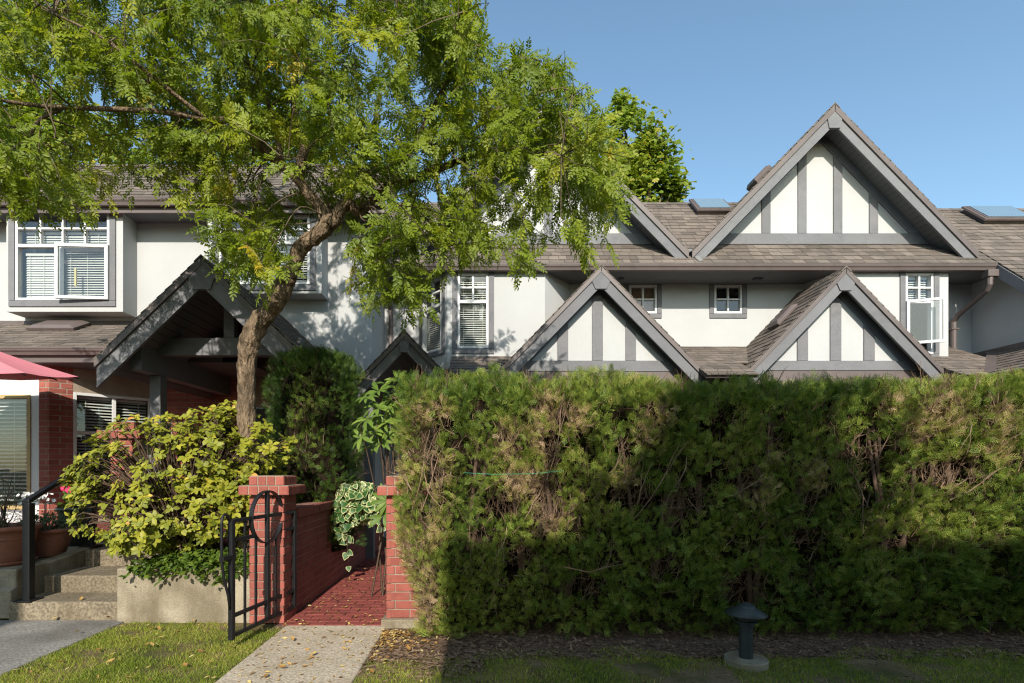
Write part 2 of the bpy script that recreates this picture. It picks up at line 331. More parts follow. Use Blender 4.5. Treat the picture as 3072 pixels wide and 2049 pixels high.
def window(house, O, u, a0, a1, z0, z1, bars, panes, trim=.105, trim_top=True, blind=None, frame_mat='white_frame', fw=.045, sash=None, room=.55, slat=.042, trim_mat='trim', skip=(), curtain=None):
    """house > window (trim boards) > frame, pane..., blind, room. a along u, n outward"""
    O, u = Vector(O), Vector(u); n = Vector((u.y, -u.x, 0))
    t = MB(); e = .026
    if trim:
        t.obox(O,u,n, a0-trim, a0-.004, -.01, e, z0-.004, z1+(.004 if trim_top else 0)); t.obox(O,u,n, a1+.004, a1+trim, -.01, e, z0-.004, z1+(.004 if trim_top else 0))
        t.obox(O,u,n, a0-trim, a1+trim, -.01, e-.003, z0-trim, z0-.007)
        if trim_top: t.obox(O,u,n, a0-trim, a1+trim, -.01, e-.003, z1+.007, z1+trim)
    else:
        t.obox(O,u,n, a0-.02, a1+.02, -.01, .012, z0-.03, z0-.004)
    w = t.build('window', trim_mat, house, bevel=.004)
    f = MB()
    f.obox(O,u,n, a0+.001, a0+fw, -.07, .014, z0+.001, z1-.001); f.obox(O,u,n, a1-fw, a1-.001, -.07, .014, z0+.001, z1-.001)
    f.obox(O,u,n, a0+fw+.001, a1-fw-.001, -.07, .013, z0+.001, z0+fw); f.obox(O,u,n, a0+fw+.001, a1-fw-.001, -.07, .013, z1-fw, z1-.001)
    for k, c, s0, s1, wd in bars:
        if k == 'v': f.obox(O,u,n, c-wd/2, c+wd/2, -.05, .010, s0, s1)
        else: f.obox(O,u,n, s0, s1, -.05, .0085, c-wd/2, c+wd/2)
    f.build('frame', frame_mat, w, bevel=.003)
    for p in panes:
        q = MB(); q.poly([O+u*p[0]-n*.03+Vector((0,0,p[2])), O+u*p[1]-n*.03+Vector((0,0,p[2])), O+u*p[1]-n*.03+Vector((0,0,p[3])), O+u*p[0]-n*.03+Vector((0,0,p[3]))]); q.build('pane', 'glass', w)
    r = MB(); pt = lambda a, d, z: O + u*a + n*d + Vector((0,0,z))
    A0, A1, Z0, Z1, D0, D1 = a0-.15, a1+.15, z0-.15, z1+.12, -.142, -room-.142
    r.poly([pt(A0,D1,Z0), pt(A1,D1,Z0), pt(A1,D1,Z1), pt(A0,D1,Z1)]); r.poly([pt(A0,D0,Z0), pt(A0,D1,Z0), pt(A0,D1,Z1), pt(A0,D0,Z1)])
    r.poly([pt(A1,D0,Z0), pt(A1,D0,Z1), pt(A1,D1,Z1), pt(A1,D1,Z0)]); r.poly([pt(A0,D0,Z0), pt(A1,D0,Z0), pt(A1,D1,Z0), pt(A0,D1,Z0)]); r.poly([pt(A0,D0,Z1), pt(A0,D1,Z1), pt(A1,D1,Z1), pt(A1,D0,Z1)])
    r.build('room', 'room', w)
    if curtain:
        cb = MB(); k = 24
        for i in range(k):
            x0, x1 = a0+(a1-a0)*i/k, a0+(a1-a0)*(i+1)/k; d0, d1 = -.13+.02*math.sin(i*1.3), -.13+.02*math.sin((i+1)*1.3)
            cb.poly([pt(x0,d0,z0), pt(x1,d1,z0), pt(x1,d1,z1), pt(x0,d0,z1)])
        cb.build('curtain', curtain, w)
    for bl in (blind or []):
        bb0, bb1, y0, y1, tilt = bl; b = MB(); z = y0
        while z < y1-.05:
            c, s = math.cos(tilt)*.0225, math.sin(tilt)*.0225
            dz = .002*math.sin(z*37)
            b.poly([pt(bb0,-.105+c,z-s+dz), pt(bb1,-.105+c,z-s-dz), pt(bb1,-.105-c,z+s-dz), pt(bb0,-.105-c,z+s+dz)]); z += slat
        b.obox(O,u,n, bb0, bb1, -.13, -.085, y1-.04, y1)
        for k in range(3):
            a = bb0+(bb1-bb0)*(.12+.38*k); b.obox(O,u,n, a-.003, a+.003, -.084, -.081, y0, y1-.04)
        o = b.build('blind', 'blind', w); o['kind'] = 'stuff'
    if sash:
        sash(w)
    return w
def grid_window(a0, a1, z0, z1, zsplit, cols, rows, fw=.045, lower_split=None, mw=.028, rail=.05):
    """bars and panes of a window whose upper part is divided; lower_split: position of a mullion below"""
    bars, panes = [], []; i0, i1 = a0+fw, a1-fw
    if zsplit is not None: bars.append(('h', zsplit, i0+.001, i1-.001, rail))
    ub = z0+fw if zsplit is None else zsplit+rail/2; ut = z1-fw
    xs = [i0+(i1-i0)*k/cols for k in range(cols+1)]; zs = [ub+(ut-ub)*k/rows for k in range(rows+1)]
    for x in xs[1:-1]: bars.append(('v', x, ub, ut, mw))
    for z in zs[1:-1]: bars.append(('h', z, i0+.001, i1-.001, mw-.002))
    for i in range(cols):
        for j in range(rows): panes.append((xs[i]+.004, xs[i+1]-.004, zs[j]+.004, zs[j+1]-.004))
    if zsplit is not None:
        lt = zsplit-rail/2
        ls = [i0] + (lower_split or []) + [i1]
        for x in (lower_split or []): bars.append(('v', x, z0+fw, lt, rail))
        for k in range(len(ls)-1): panes.append((ls[k]+.01, ls[k+1]-.01, z0+fw+.004, lt-.004))
    return bars, panes

SHINGLES = {}                            # house name -> list of (roof part, quad uv, O,u,v,n, polygon clipped)
def clip_poly(poly, conv):
    out = poly
    for i in range(len(conv)):
        a, b = conv[i], conv[(i+1) % len(conv)]; inp, out = out, []
        side = lambda p: (b[0]-a[0])*(p[1]-a[1]) - (b[1]-a[1])*(p[0]-a[0])
        for j in range(len(inp)):
            p, q = inp[j], inp[(j+1) % len(inp)]; sp, sq = side(p), side(q)
            if sp >= 0: out.append(p)
            if sp*sq < 0:
                t = sp/(sp-sq); out.append((p[0]+(q[0]-p[0])*t, p[1]+(q[1]-p[1])*t))
        if not out: return []
    return out
WIDTHS = (.15, .19, .23, .29)
def shingle_plane(hkey, roof, O, u, v, poly, course=.15):
    """fill a convex polygon (u,v coordinates, counter-clockwise) of a roof plane with shingles"""
    O, u, v = Vector(O), Vector(u).normalized(), Vector(v).normalized(); n = u.cross(v)
    us = [p[0] for p in poly]; vs = [p[1] for p in poly]; rr = random.Random(len(SHINGLES.get(hkey, []))+3)
    y = min(vs); 
    while y < max(vs):
        x = min(us) - rr.random()*.3
        while x < max(us):
            w = rr.choice(WIDTHS); dy = rr.choice((0, 0, 0, -.012, -.02))
            q = [(x+.003, y+dy), (x+w-.003, y+dy), (x+w-.003, y+course+.02), (x+.003, y+course+.02)]
            c = clip_poly(q, poly)
            if len(c) >= 3:
                whole = len(c) == 4 and all(abs(a[0]-b[0])+abs(a[1]-b[1]) < 1e-6 for a, b in zip(sorted(c), sorted(q)))
                SHINGLES.setdefault(hkey, []).append((roof, O, u, v, n, c, (x, y+dy, w, course+.02-dy), whole, y+dy, rr.random()))
            x += w
        y += course
def flush_shingles(hkey, limit=300):
    L = SHINGLES.pop(hkey, []); scored = []
    for i, s in enumerate(L):
        roof, O, u, v, n, c, (x, y, w, h), whole, yb, r = s
        if not whole: continue
        p = O + u*(x+w/2) + v*(y+h/2); d = p - Vector((0,0,CAMZ))
        if d.y < 1: continue
        px, py = VX + d.x/d.y*F, VY - d.z/d.y*F
        if not (0 < px < 3072 and 0 < py < 1120): continue
        cosv = -d.normalized().dot(n)
        if cosv <= .02: continue
        scored.append((w*h*cosv/d.length_squared, i))
    scored.sort(reverse=True); chosen = {i for _, i in scored[:limit]}
    cache = {}; rest = {}
    for i, s in enumerate(L):
        roof, O, u, v, n, c, (x, y, w, h), whole, yb, r = s
        if i in chosen:
            key = (round(w,3), round(h,3))
            if key not in cache:
                mb = MB(); t = .014
                mb.hexa([(.003,0,-.006),(w-.003,0,-.006),(w-.003,h,-.006),(.003,h,-.006),(.003,0,t),(w-.003,0,t),(w-.003,h,.001),(.003,h,.001)])
                me = mb.mesh('shingle'); me.materials.append(MATS['shingle']); cache[key] = me
            o = link('shingle', cache[key], roof)
            M3 = Matrix((u, v, n)).transposed(); o.matrix_basis = Matrix.Translation(O + u*x + v*y + n*(r*.004)) @ M3.to_4x4()
        else: rest.setdefault(roof.name, (roof, []))[1].append(s)
    for roof, ss in rest.values():
        mb = MB()
        for roof_, O, u, v, n, c, (x, y, w, h), whole, yb, r in ss:
            top = [O + u*a + v*bv + n*(.001 + .013*max(0, 1-(bv-yb)/h) + r*.004) for a, bv in c]
            low = [O + u*a + v*bv - n*.006 for a, bv in c]
            mb.poly(top)
            for i in range(len(c)): j = (i+1) % len(c); mb.poly([low[i], low[j], top[j], top[i]])
        o = mb.build('shingle_field', 'shingle', roof); o['kind'] = 'stuff'

BRICK_CACHE = {}
def brick_obj(parent, M, w, d, h, mat='brick', name='brick'):
    key = (round(w,3), round(d,3), round(h,3), mat)
    if key not in BRICK_CACHE:
        mb = MB(); c = .004
        # a block with a small chamfer on its outer face (local -Y)
        ring = lambda y, e: [(e, y, e), (w-e, y, e), (w-e, y, h-e), (e, y, h-e)]
        r0, r1, r2 = ring(0, c), ring(c, 0), ring(d, 0); nv = [*r0, *r1, *r2]
        mb.v = nv; mb.f = [(0,1,2,3)]
        for a in (0, 4):
            for i in range(4): j = (i+1) % 4; mb.f.append((a+i, a+4+i, a+4+j, a+j))
        me = mb.mesh(name); me.materials.append(MATS[mat]); BRICK_CACHE[key] = me
    o = link(name, BRICK_CACHE[key], parent); o.matrix_basis = M; return o
def brick_wall(parent, O, u, W, z0, z1, L=.225, H=.087, J=.011, depth=.05, proud=.006, mat='brick', bond=.5, limit=None, far=None):
    """courses of single bricks on a face: O corner, u along; outward normal n. Returns number laid"""
    O, u = Vector(O), Vector(u).normalized(); n = Vector((u.y, -u.x, 0)); rr = random.Random(int(abs(O.x*91+O.y*37)*10))
    M3 = Matrix((u, -n, Vector((0,0,1)))).transposed().to_4x4(); cnt = 0; row = 0; z = z0
    rest = MB()
    while z + H*.6 < z1:
        x = -(L*bond if row % 2 else 0)
        while x < W - .02:
            a, b = max(x, 0), min(x+L-J, W)
            if b-a > .03:
                jit = rr.uniform(-.0025, .0025); hh = min(H-J, z1-z)
                T = Matrix.Translation(O + u*a + n*(proud+jit) + Vector((0,0,z))) @ M3
                if limit is None or cnt < limit: brick_obj(parent, T, round((b-a)/.025)*.025 if abs(b-a-(L-J)) > .001 else b-a, depth, hh, mat)
                else: rest.obox(O, u, n, a, b, -depth, proud+jit, z, z+hh)
                cnt += 1
            x += L
        z += H; row += 1
    if rest.f:
        o = rest.build('brickwork', mat, parent); o['kind'] = 'stuff'
    return cnt
# ================================================================== THE SETTING
def struct(name, fn, mat, **kw):
    mb = MB(); fn(mb); o = mb.build(name, mat, **kw); o['kind'] = 'structure'; return o
def ground_fn(m):
    m.poly([(-400,-400,-.012),(400,-400,-.012),(400,900,-.012),(-400,900,-.012)])
struct('lawn_ground', ground_fn, 'lawn_soil')
WXL, WXR = -1.757, -.86                         # the garden walkway
struct('concrete_walkway', lambda m: m.box(WXL, WXR, -3.0, 4.60, -.10, .004), 'aggregate', bevel=.012)
struct('side_path', lambda m: m.box(-5.6, -3.28, -3.0, 4.765, -.10, .002), 'old_path', bevel=.012)
struct('mulch_bed', lambda m: m.poly([(-.855,3.75,-.006),(-.3,3.90,-.006),(1.5,3.84,-.006),(4,3.90,-.006),(9,3.84,-.006),(9,6,-.006),(-.855,6,-.006)]), 'mulch_soil')
# red brick path between the walls: every paver a piece of the path
bp = struct('brick_path', lambda m: m.box(-1.86, -.80, 4.604, 10.4, -.12, -.006), 'paver_joint')
for r in range(60):
    y = 4.612 + r*.1055
    if y > 10.3: break
    for k in range(7):
        x0 = -1.80 + k*.193 - (.0965 if r % 2 else 0); x1 = x0+.184
        a, b2 = max(x0, -1.80), min(x1, -.86)
        if b2-a < .04: continue
        z = random.uniform(-.002, .002)
        M = Matrix.Translation((a, y, .003+z)) @ Matrix.Rotation(math.radians(-90), 4, 'X') @ Matrix.Translation((0,0,0))
        # local outer face -Y must look up
        M = Matrix(((1,0,0,a),(0,0,1,y),(0,-1,0,.004+z),(0,0,0,1)))
        brick_obj(bp, M, round(b2-a, 3), .04, .099, 'paver', 'paver')

# ================================================================== HOUSES
def gable(house, hkey, px_apex, py_apex, Yf, over, half, pitch, studs, band, Yback, foot_z, brown=.12, grey=.30, wall_mat='stucco', course=.15, key=(.16,.08,.30), open_truss=False, deck_t=.10, frieze=.23, planks=True):
    ax, az = X(px_apex, Yf), Z(py_apex, Yf); Yw = Yf+over
    cs = math.cos(math.atan(pitch)); sn = math.sin(math.atan(pitch))
    part_roof = None
    for sgn in (-1, 1):
        dirv = Vector((sgn*cs, 0, -sn)); nrm = Vector((sgn*sn, 0, cs)); A = Vector((ax, Yf, az)); L = half/cs
        # roof slab (deck) from front to back
        mb = MB()
        a = A - nrm*.02; t = .05
        mb.prism([a, a+dirv*L, a+dirv*L-nrm*t, a-Vector((0,0,t/cs))], (0, Yback-Yf, 0))
        roof = mb.build('roof', 'roof_deck', house)
        part_roof = part_roof or roof
        W = Yback - Yf
        if sgn < 0:  # left slope: eave at far left; u runs from back to front so that u x v points out
            O = A + dirv*L + Vector((0, W, 0)); u = Vector((0,-1,0)); poly = [(0,0),(W+.02,0),(W+.02,L),(0,L)]
        else:
            O = A + dirv*L; u = Vector((0,1,0)); poly = [(-.02,0),(W,0),(W,L),(-.02,L)]
        shingle_plane(hkey, roof, O, u, -dirv, poly, course)
        # brown metal drip cap then grey rake board
        d = Vector((0, .035, 0)); up = Vector((0,0,1))
        mb = MB(); b0 = A - nrm*.012 + Vector((0,-.03,0))
        mb.prism([b0, b0+dirv*L, b0+dirv*L-up*brown, b0-up*brown], (0,.028,0)); mb.build('drip_cap', 'cap_brown', roof, bevel=.003)
        mb = MB(); g0 = A - up*(brown*.8) + Vector((0,.0,0)); gL = L-.03
        e = g0+dirv*gL
        mb.prism([g0, e, e-up*grey, g0-up*grey], (0,.045,0)); mb.build('rake_board', 'trim', roof, bevel=.004)
        # soffit under the overhang
        s0 = A - up*(brown+.02+.06); Ls = L-.05; D = Yback-Yf-.06 if open_truss else over-.05
        if planks:
            npl = max(3, int(Ls/.11)); o = None; mb = MB()
            for k in range(npl):
                p0 = s0 + dirv*(Ls*k/npl+.003) + Vector((0,.05,0)); p1 = s0 + dirv*(Ls*(k+1)/npl-.003) + Vector((0,.05,0))
                mb.prism([p0, p1, p1+nrm*.018, p0+nrm*.018], (0, D, 0))
            o = mb.build('soffit', 'soffit', roof)
            mb = MB(); p0 = s0+nrm*.022+Vector((0,.05,0)); mb.prism([p0, p0+dirv*Ls, p0+dirv*Ls+nrm*.015, p0+nrm*.015], (0, D, 0)); mb.build('soffit_backing', 'roof_deck', roof)
    # ridge cap
    mb = MB()
    y = Yf-.03
    while y < Yback:
        for sgn in (-1, 1):
            dirv = Vector((sgn*cs, 0, -sn)); nrm = Vector((sgn*sn,0,cs)); a = Vector((ax, y, az+.022)); q = [a, a+dirv*.13, a+dirv*.13+Vector((0,.2,-.012)), a+Vector((0,.2,-.012))]
            mb.prism([q[0]-nrm*0, q[1], q[1]-nrm*.016, q[0]-Vector((0,0,.016/cs))], (0,.2,-.01))
        y += .17
    mb.build('ridge_cap', 'shingle', part_roof)
    # keystone plate
    kt, kb, kh = key
    mb = MB(); zt = az-brown*.8-.02
    mb.prism([(ax-kt*.15, Yf-.022, zt), (ax-kt*.95, Yf-.022, zt-kt*.72), (ax-kb, Yf-.022, zt-kh-.035), (ax+kb, Yf-.022, zt-kh-.035), (ax+kt*.95, Yf-.022, zt-kt*.72), (ax+kt*.15, Yf-.022, zt)][::-1], (0,.06,0))
    mb.build('keystone_plate', 'trim', part_roof, bevel=.004)
    if not open_truss:
        fz0, fz1 = brown+.06, brown+.06+frieze
        zb = band[1]
        hw = half*1.02 - (az - pitch*0 - az)
        zb0, zb1 = Z(band[1], Yw), Z(band[0], Yw)
        wz = lambda x: az - brown - .1 - abs(x-ax)*pitch
        base_half = (az-brown-.1 - (zb0-.25))/pitch
        base_half = (az-brown-.1 - zb0)/pitch
        mb = MB(); mb.prism([(ax-base_half, Yw, zb0), (ax+base_half, Yw, zb0), (ax, Yw, az-brown-.1)], (0,.06,0))
        g = mb.build('gable_wall', wall_mat, house)
        hb = (az-brown-.1-zb1)/pitch; hb0 = (az-brown-.1-zb0)/pitch
        mb = MB(); mb.prism([(ax-hb0, Yw-.028, zb0), (ax+hb0, Yw-.028, zb0), (ax+hb, Yw-.028, zb1), (ax-hb, Yw-.028, zb1)], (0,.03,0)); mb.build('band_board', 'trim', g, bevel=.004)
        wz = lambda x: az - fz1 - abs(x-ax)*pitch
        for sgn in (-1, 1):
            xe = ax+sgn*(az-fz1-zb1)/pitch; xo = ax+sgn*(az-fz0-zb1)/pitch
            mb = MB(); mb.prism([(ax, Yw-.030, az-fz0), (ax, Yw-.030, az-fz1), (xe, Yw-.030, zb1+.002), (xo, Yw-.030, zb1+.002)], (0,.03,0)); mb.build('frieze_board', 'trim', g, bevel=.003)
        mb = MB(); mb.box(ax-base_half-.2, ax+base_half+.2, Yw-.012, Yw+.06, zb0-.45, zb0-.002); mb.build('base_flashing', 'brown_metal', g)
        for p0, p1 in studs:
            x0, x1 = X(p0, Yw), X(p1, Yw)
            mb = MB(); mb.prism([(x0, Yw-.026, zb1+.003), (x1, Yw-.026, zb1+.003), (x1, Yw-.026, wz(x1)), (x0, Yw-.026, wz(x0))], (0,.03,0)); mb.build('stud', 'trim', g, bevel=.004)
    return ax, az, cs, sn
def gutter(house, x0, x1, Y, ztop, h=.12, d=.12, fascia=.10, name='gutter'):
    """K-style gutter whose front face is at Y, with the fascia board behind and below it"""
    mb = MB(); p = [(Y+d, ztop-h), (Y+.045, ztop-h), (Y+.028, ztop-h*.62), (Y+.006, ztop-h*.42), (Y, ztop-.018), (Y-.006, ztop-.016), (Y-.006, ztop), (Y+.010, ztop), (Y+.012, ztop-.016), (Y+.03, ztop-h*.5), (Y+.05, ztop-h+.012), (Y+d-.004, ztop-h+.012), (Y+d-.004, ztop), (Y+d, ztop)]
    mb.prism([(x0, y, z) for y, z in p], (x1-x0, 0, 0)); g = mb.build(name, 'brown_metal', house)
    if fascia:
        part(house, 'fascia_board', 'brown_metal', lambda m: m.box(x0, x1, Y+d+.003, Y+d+.03, ztop-h-fascia, ztop-.02))
    return g
def eave_roof(house, hkey, x0, x1, Ye, ze, p, Yr, course, ridge=True, name='roof', lowx=None):
    cs, sn = math.cos(math.atan(p)), math.sin(math.atan(p)); v = Vector((0, cs, sn)); n = Vector((0,-sn,cs)); L = (Yr-Ye)/cs
    O = Vector((x0, Ye, ze)); mb = MB()
    a = O - n*.008
    mb.prism([a, a+v*L, a+v*L-n*.06, a-n*.06], (x1-x0,0,0)); roof = mb.build(name, 'roof_deck', house)
    shingle_plane(hkey, roof, O, (1,0,0), v, [(0,-.03),(x1-x0,-.03),(x1-x0,L),(0,L)], course)
    if ridge:
        mb = MB(); x = x0
        while x < x1:
            for s in (0, 1):
                q = O + v*L + Vector((x-x0, 0, .03)); w = -v*.14 if s == 0 else Vector((0, .12, -.10))
                mb.poly([q, q+Vector((.26,0,-.006)), q+Vector((.26,0,-.006))+w, q+w])
            mb.poly([O+v*L+Vector((x-x0,0,.03)), O+v*L+Vector((x-x0,0,.03))-v*.14, O+v*L+Vector((x-x0,0,.0))-v*.14])
            x += .22
        mb.build('ridge_cap', 'shingle', roof)
    return roof, O, v, n, L
def roof_vent(house, c, u, v, w=.3, h=.3, t=.09):
    n = u.cross(v); mb = MB()
    b = [c+u*a*w+v*d*h for a, d in ((-.5,-.5),(.5,-.5),(.5,.5),(-.5,.5))]; tp = [c+u*a*w*.8+v*d*h*.8+n*t for a, d in ((-.5,-.5),(.5,-.5),(.5,.5),(-.5,.5))]
    mid = [c+u*a*w*1.05+v*d*h*1.05+n*t*.55 for a, d in ((-.5,-.5),(.5,-.5),(.5,.5),(-.5,.5))]
    mb.hexa(b + mid); mb.hexa(mid + tp); return mb.build('roof_vent', 'brown_metal', house, bevel=.006)
def skylight(house, c, u, v, w, h, t=.14):
    n = u.cross(v); mb = MB(); q = ((-.5,-.5),(.5,-.5),(.5,.5),(-.5,.5))
    mb.hexa([c+u*a*w+v*d*h-n*.05 for a, d in q] + [c+u*a*w+v*d*h+n*t for a, d in q])
    mb.hexa([c+u*a*w*1.12+v*d*h*1.1+n*(t-.055) for a, d in q] + [c+u*a*w*1.1+v*d*h*1.08+n*(t-.012) for a, d in q])
    s = mb.build('skylight', 'brown_metal', house, bevel=.006)
    mb = MB(); mb.hexa([c+u*a*w*.92+v*d*h*.9+n*(t+.001) for a, d in q] + [c+u*a*w*.92+v*d*h*.9+n*(t+.014) for a, d in q]); mb.build('pane', 'skyglass', s)
    return s
m, nt, b, out = new_mat('skyglass'); b.inputs['Base Color'].default_value = (.16,.24,.30,1); b.inputs['Roughness'].default_value = .04; b.inputs['Specular IOR Level'].default_value = 1.; b.inputs['Coat Weight'].default_value = .6; b.inputs['Coat Roughness'].default_value = .02

# ------------------------------------------------------------------ house A (left, two box bays)
YA, YAb = 9.30, 8.934
HA = thing('townhouse', 'white stucco townhouse with two box bay windows and an open timber porch', 'house', (-6, YA, 0))
ax1 = X(1115, YA)
bay1 = (X(19, YAb), X(369, YAb)); bay2 = (X(623, YAb), X(965, YAb)); zb0 = Z(935, YAb); zsof = 5.81
def wA(m):
    # upper wall sheet with the openings behind the bays
    wall_face(m, (-12.5, YA, 0), (1,0,0), ax1+12.5, 2.9, 5.98, [(bay1[0]+12.7, bay1[1]+12.3, zb0+.2, 5.84), (bay2[0]+12.7, bay2[1]+12.3, Z(880, YAb)+.2, 5.84)], .2)
    wall_face(m, (ax1, YA, 0), (0,1,0), 4.0, 0, 5.98)
part(HA, 'wall', 'stucco', wA)
part(HA, 'flashing_strip', 'brown_metal', lambda m: m.box(-12.5, X(606,6.6), YA-.02, YA-.003, 3.96, 4.05))
for i, (x0, x1) in enumerate((bay1, bay2)):
    fx0, fx1 = (X(47, YAb), X(330, YAb)) if i == 0 else (X(657, YAb), X(930, YAb))
    fz0, fz1 = Z(901.5, YAb), Z(631, YAb)
    if i: fz0, fz1 = Z(853, YAb), Z(645, YAb)
    W = x1-x0; bz = zb0 if i == 0 else Z(880, YAb)
    mb = MB(); wall_face(mb, (x0, YAb, 0), (1,0,0), W, bz, zsof+.05, [(fx0-x0, fx1-x0, fz0, fz1)], .14)
    mb.poly([(x0,YAb,bz),(x0,YAb,zsof+.05),(x0,YA,zsof+.05),(x0,YA,bz)][::-1]); mb.poly([(x1,YAb,bz),(x1,YA,bz),(x1,YA,zsof+.05),(x1,YAb,zsof+.05)])
    mb.poly([(x0,YAb,bz),(x0,YA,bz),(x1,YA,bz),(x1,YAb,bz)])
    mb.build('bay', 'stucco', HA)
    zs = Z(737, YAb) if i == 0 else fz0+(fz1-fz0)*.60
    rail = .05; mull = X(180, YAb) if i == 0 else (fx0+fx1)/2
    bars, panes = grid_window(fx0-x0, fx1-x0, fz0, fz1, zs, 4, 2, lower_split=[mull-x0], mw=.034, rail=.055)
    if i == 0: panes = panes[:-1]
    def sash(w, i=i, x0=x0, fx1=fx1, fz0=fz0, zs=zs, mull=mull):
        # right lower casement, hinged on the right and slightly open
        if i: return
        tilt = math.radians(4.5); H = zs-fz0+.0; Wd = fx1-mull; O = Vector((fx1-Wd*math.cos(tilt), YAb-.018-Wd*math.sin(tilt), zs))
        dn = Vector((0,0,-1)); uu = Vector((math.cos(tilt), math.sin(tilt), 0)); nn = Vector((uu.y, -uu.x, 0))
        mb = MB()
        def bar(a0, a1, s0, s1): mb.hexa([O+uu*a+dn*s+nn*d for d in (0, .045) for a, s in ((a0,s0),(a1,s0),(a1,s1),(a0,s1))])
        bar(0, .055, 0, H); bar(Wd-.055, Wd, 0, H); bar(.056, Wd-.056, .001, .055); bar(.056, Wd-.056, H-.055, H-.001)
        s = mb.build('sash', 'white_frame', w, bevel=.004)
        mb = MB(); mb.poly([O+uu*a+dn*q+nn*.018 for a, q in ((.05,H-.05),(Wd-.05,H-.05),(Wd-.05,.05),(.05,.05))]); mb.build('pane', 'glass', w)
        mb = MB(); mb.hexa([O+uu*a+dn*q+nn*d for d in (-.02, .01) for a, q in ((.30,.42),(.33,.42),(.33,.72),(.30,.72))]); mb.build('handle', 'brass', w)
    window(HA, (x0, YAb, 0), (1,0,0), fx0-x0, fx1-x0, fz0, fz1, bars, panes, trim=.108, trim_top=(i == 1), blind=[(fx0-x0+.10, mull-x0-.03, fz0+.06, zs-.10, 1.15), (mull-x0+.03, fx1-x0-.06, fz0+.06, zs-.02, .75), (fx0-x0+.1, fx1-x0-.08, zs+.03, fz1-.33, 1.0)], sash=sash)
# eave, gutter, roof
gutter(HA, -12.5, X(1150, 8.7), 8.68, Z(590, 8.7), .13, .12, .09)
def sofA(m):
    for k in range(5): m.box(-12.5, X(1150, 8.7), 8.835+k*.1, 8.93+k*.1, zsof-.0, zsof+.02)
part(HA, 'eave_soffit', 'soffit', sofA)
part(HA, 'soffit_backing', 'roof_deck', lambda m: m.box(-12.5, X(1150, 8.7)-.01, 8.835, YA+.1, zsof+.021, zsof+.05))
roofA, *_ = eave_roof(HA, 'A', -12.5, -1.5, 8.72, Z(590,8.7)+.005, 1.0, 10.0, .135)
# skirt roof over the ground floor
skA, *_ = eave_roof(HA, 'A', -12.5, X(606,6.6), 7.9, Z(1043, 7.9), .532, YA, .15, ridge=False, name='skirt_roof')
gutter(HA, -12.5, X(606, 6.6)-.4, 7.80, Z(1043, 7.82), .105, .1, .10, 'skirt_gutter')
part(HA, 'skirt_soffit', 'soffit', lambda m: m.box(-12.5, X(606,6.6)-.05, 7.94, 9.2, 3.02, 3.04))
sA = .532; csA = math.cos(math.atan(sA)); vA = Vector((0, csA, csA*sA))
cpt = P(180, 985, 9.0); cpt.z = Z(1043,7.9) + (9.0-7.9)*sA
roof_vent(HA, cpt+Vector((0,0,.01)), Vector((1,0,0)), vA, .78, .42, .10)
# porch: open gable on posts
pax, paz, pcs, psn = gable(HA, 'A', 606, 770, 6.6, .3, 1.37, .96, [], (0,0), YA, 0, brown=.10, grey=.30, open_truss=True, key=(.19,.115,.29), course=.14)
bxL, bxR = pax-1.02, pax+1.0; zbt, zbb = Z(1037, 6.85), Z(1109, 6.85)
Yc = 7.19
for bx in (bxL, bxR):
    part(HA, 'porch_beam', 'trim', lambda m: m.box(bx-.08, bx+.08, 6.85, YA-.01, zbb, zbt), bevel=.006)
    mb = MB(); mb.box(bx-.075, bx+.075, 7.26, 7.42, .50, zbb-.003); mb.box(bx-.105, bx+.105, 7.22, 7.46, .50, 2.05); mb.build('porch_post', 'trim', HA, bevel=.006)
zc0, zc1 = Z(1066, Yc), Z(1013, Yc)
part(HA, 'collar_beam', 'trim', lambda m: m.box(bxL-.05, bxR+.06, Yc, Yc+.14, zc0, zc1), bevel=.006)
part(HA, 'king_post', 'trim', lambda m: m.box(X(670,Yc), X(702,Yc), Yc+.004, Yc+.13, zc1+.002, paz-.42), bevel=.006)
# ground floor: canted bay with brick and window, brick behind the porch
gY = 8.1; B0 = Vector((X(117,gY), gY, 0)); B1 = Vector((X(147,gY), gY, 0)); cu = Vector((.678,.735,0)).normalized(); cl = 1.6
PAT = .50
def gwA(m):
    wall_face(m, B1, cu, cl, PAT, 3.03, [(.30, 1.40, PAT+.55, 2.63)], .14)
    wall_face(m, B0, (1,0,0), (B1-B0).length, PAT, 3.03)
    e = B1+cu*cl; wall_face(m, (e.x, e.y+.0, 0), (1,0,0), ax1-e.x, PAT, 3.03, [(1.55, 2.5, PAT, 2.5)])
gw = part(HA, 'brick_wall', 'mortar', gwA)
brick_wall(gw, B0, (1,0,0), (B1-B0).length-.001, PAT, 3.03, proud=.004)
brick_wall(gw, B1, cu, .295, PAT, 3.03, proud=.004, bond=.35)
e = B1+cu*cl
brick_wall(gw, (e.x+.02, e.y, 0), (1,0,0), 1.5, PAT, 3.0, proud=.004, limit=160)
part(HA, 'door', 'dark_door', lambda m: m.box(e.x+1.56, e.x+2.49, e.y+.06, e.y+.10, PAT, 2.49))
bars, panes = grid_window(.30, 1.40, PAT+.55, 2.63, 1.98, 2, 1, fw=.04, mw=.05)
window(HA, B1, cu, .30, 1.40, PAT+.55, 2.63, bars, panes, trim=0, blind=[(.36, 1.34, PAT+.62, 2.58, .6)], slat=.05)
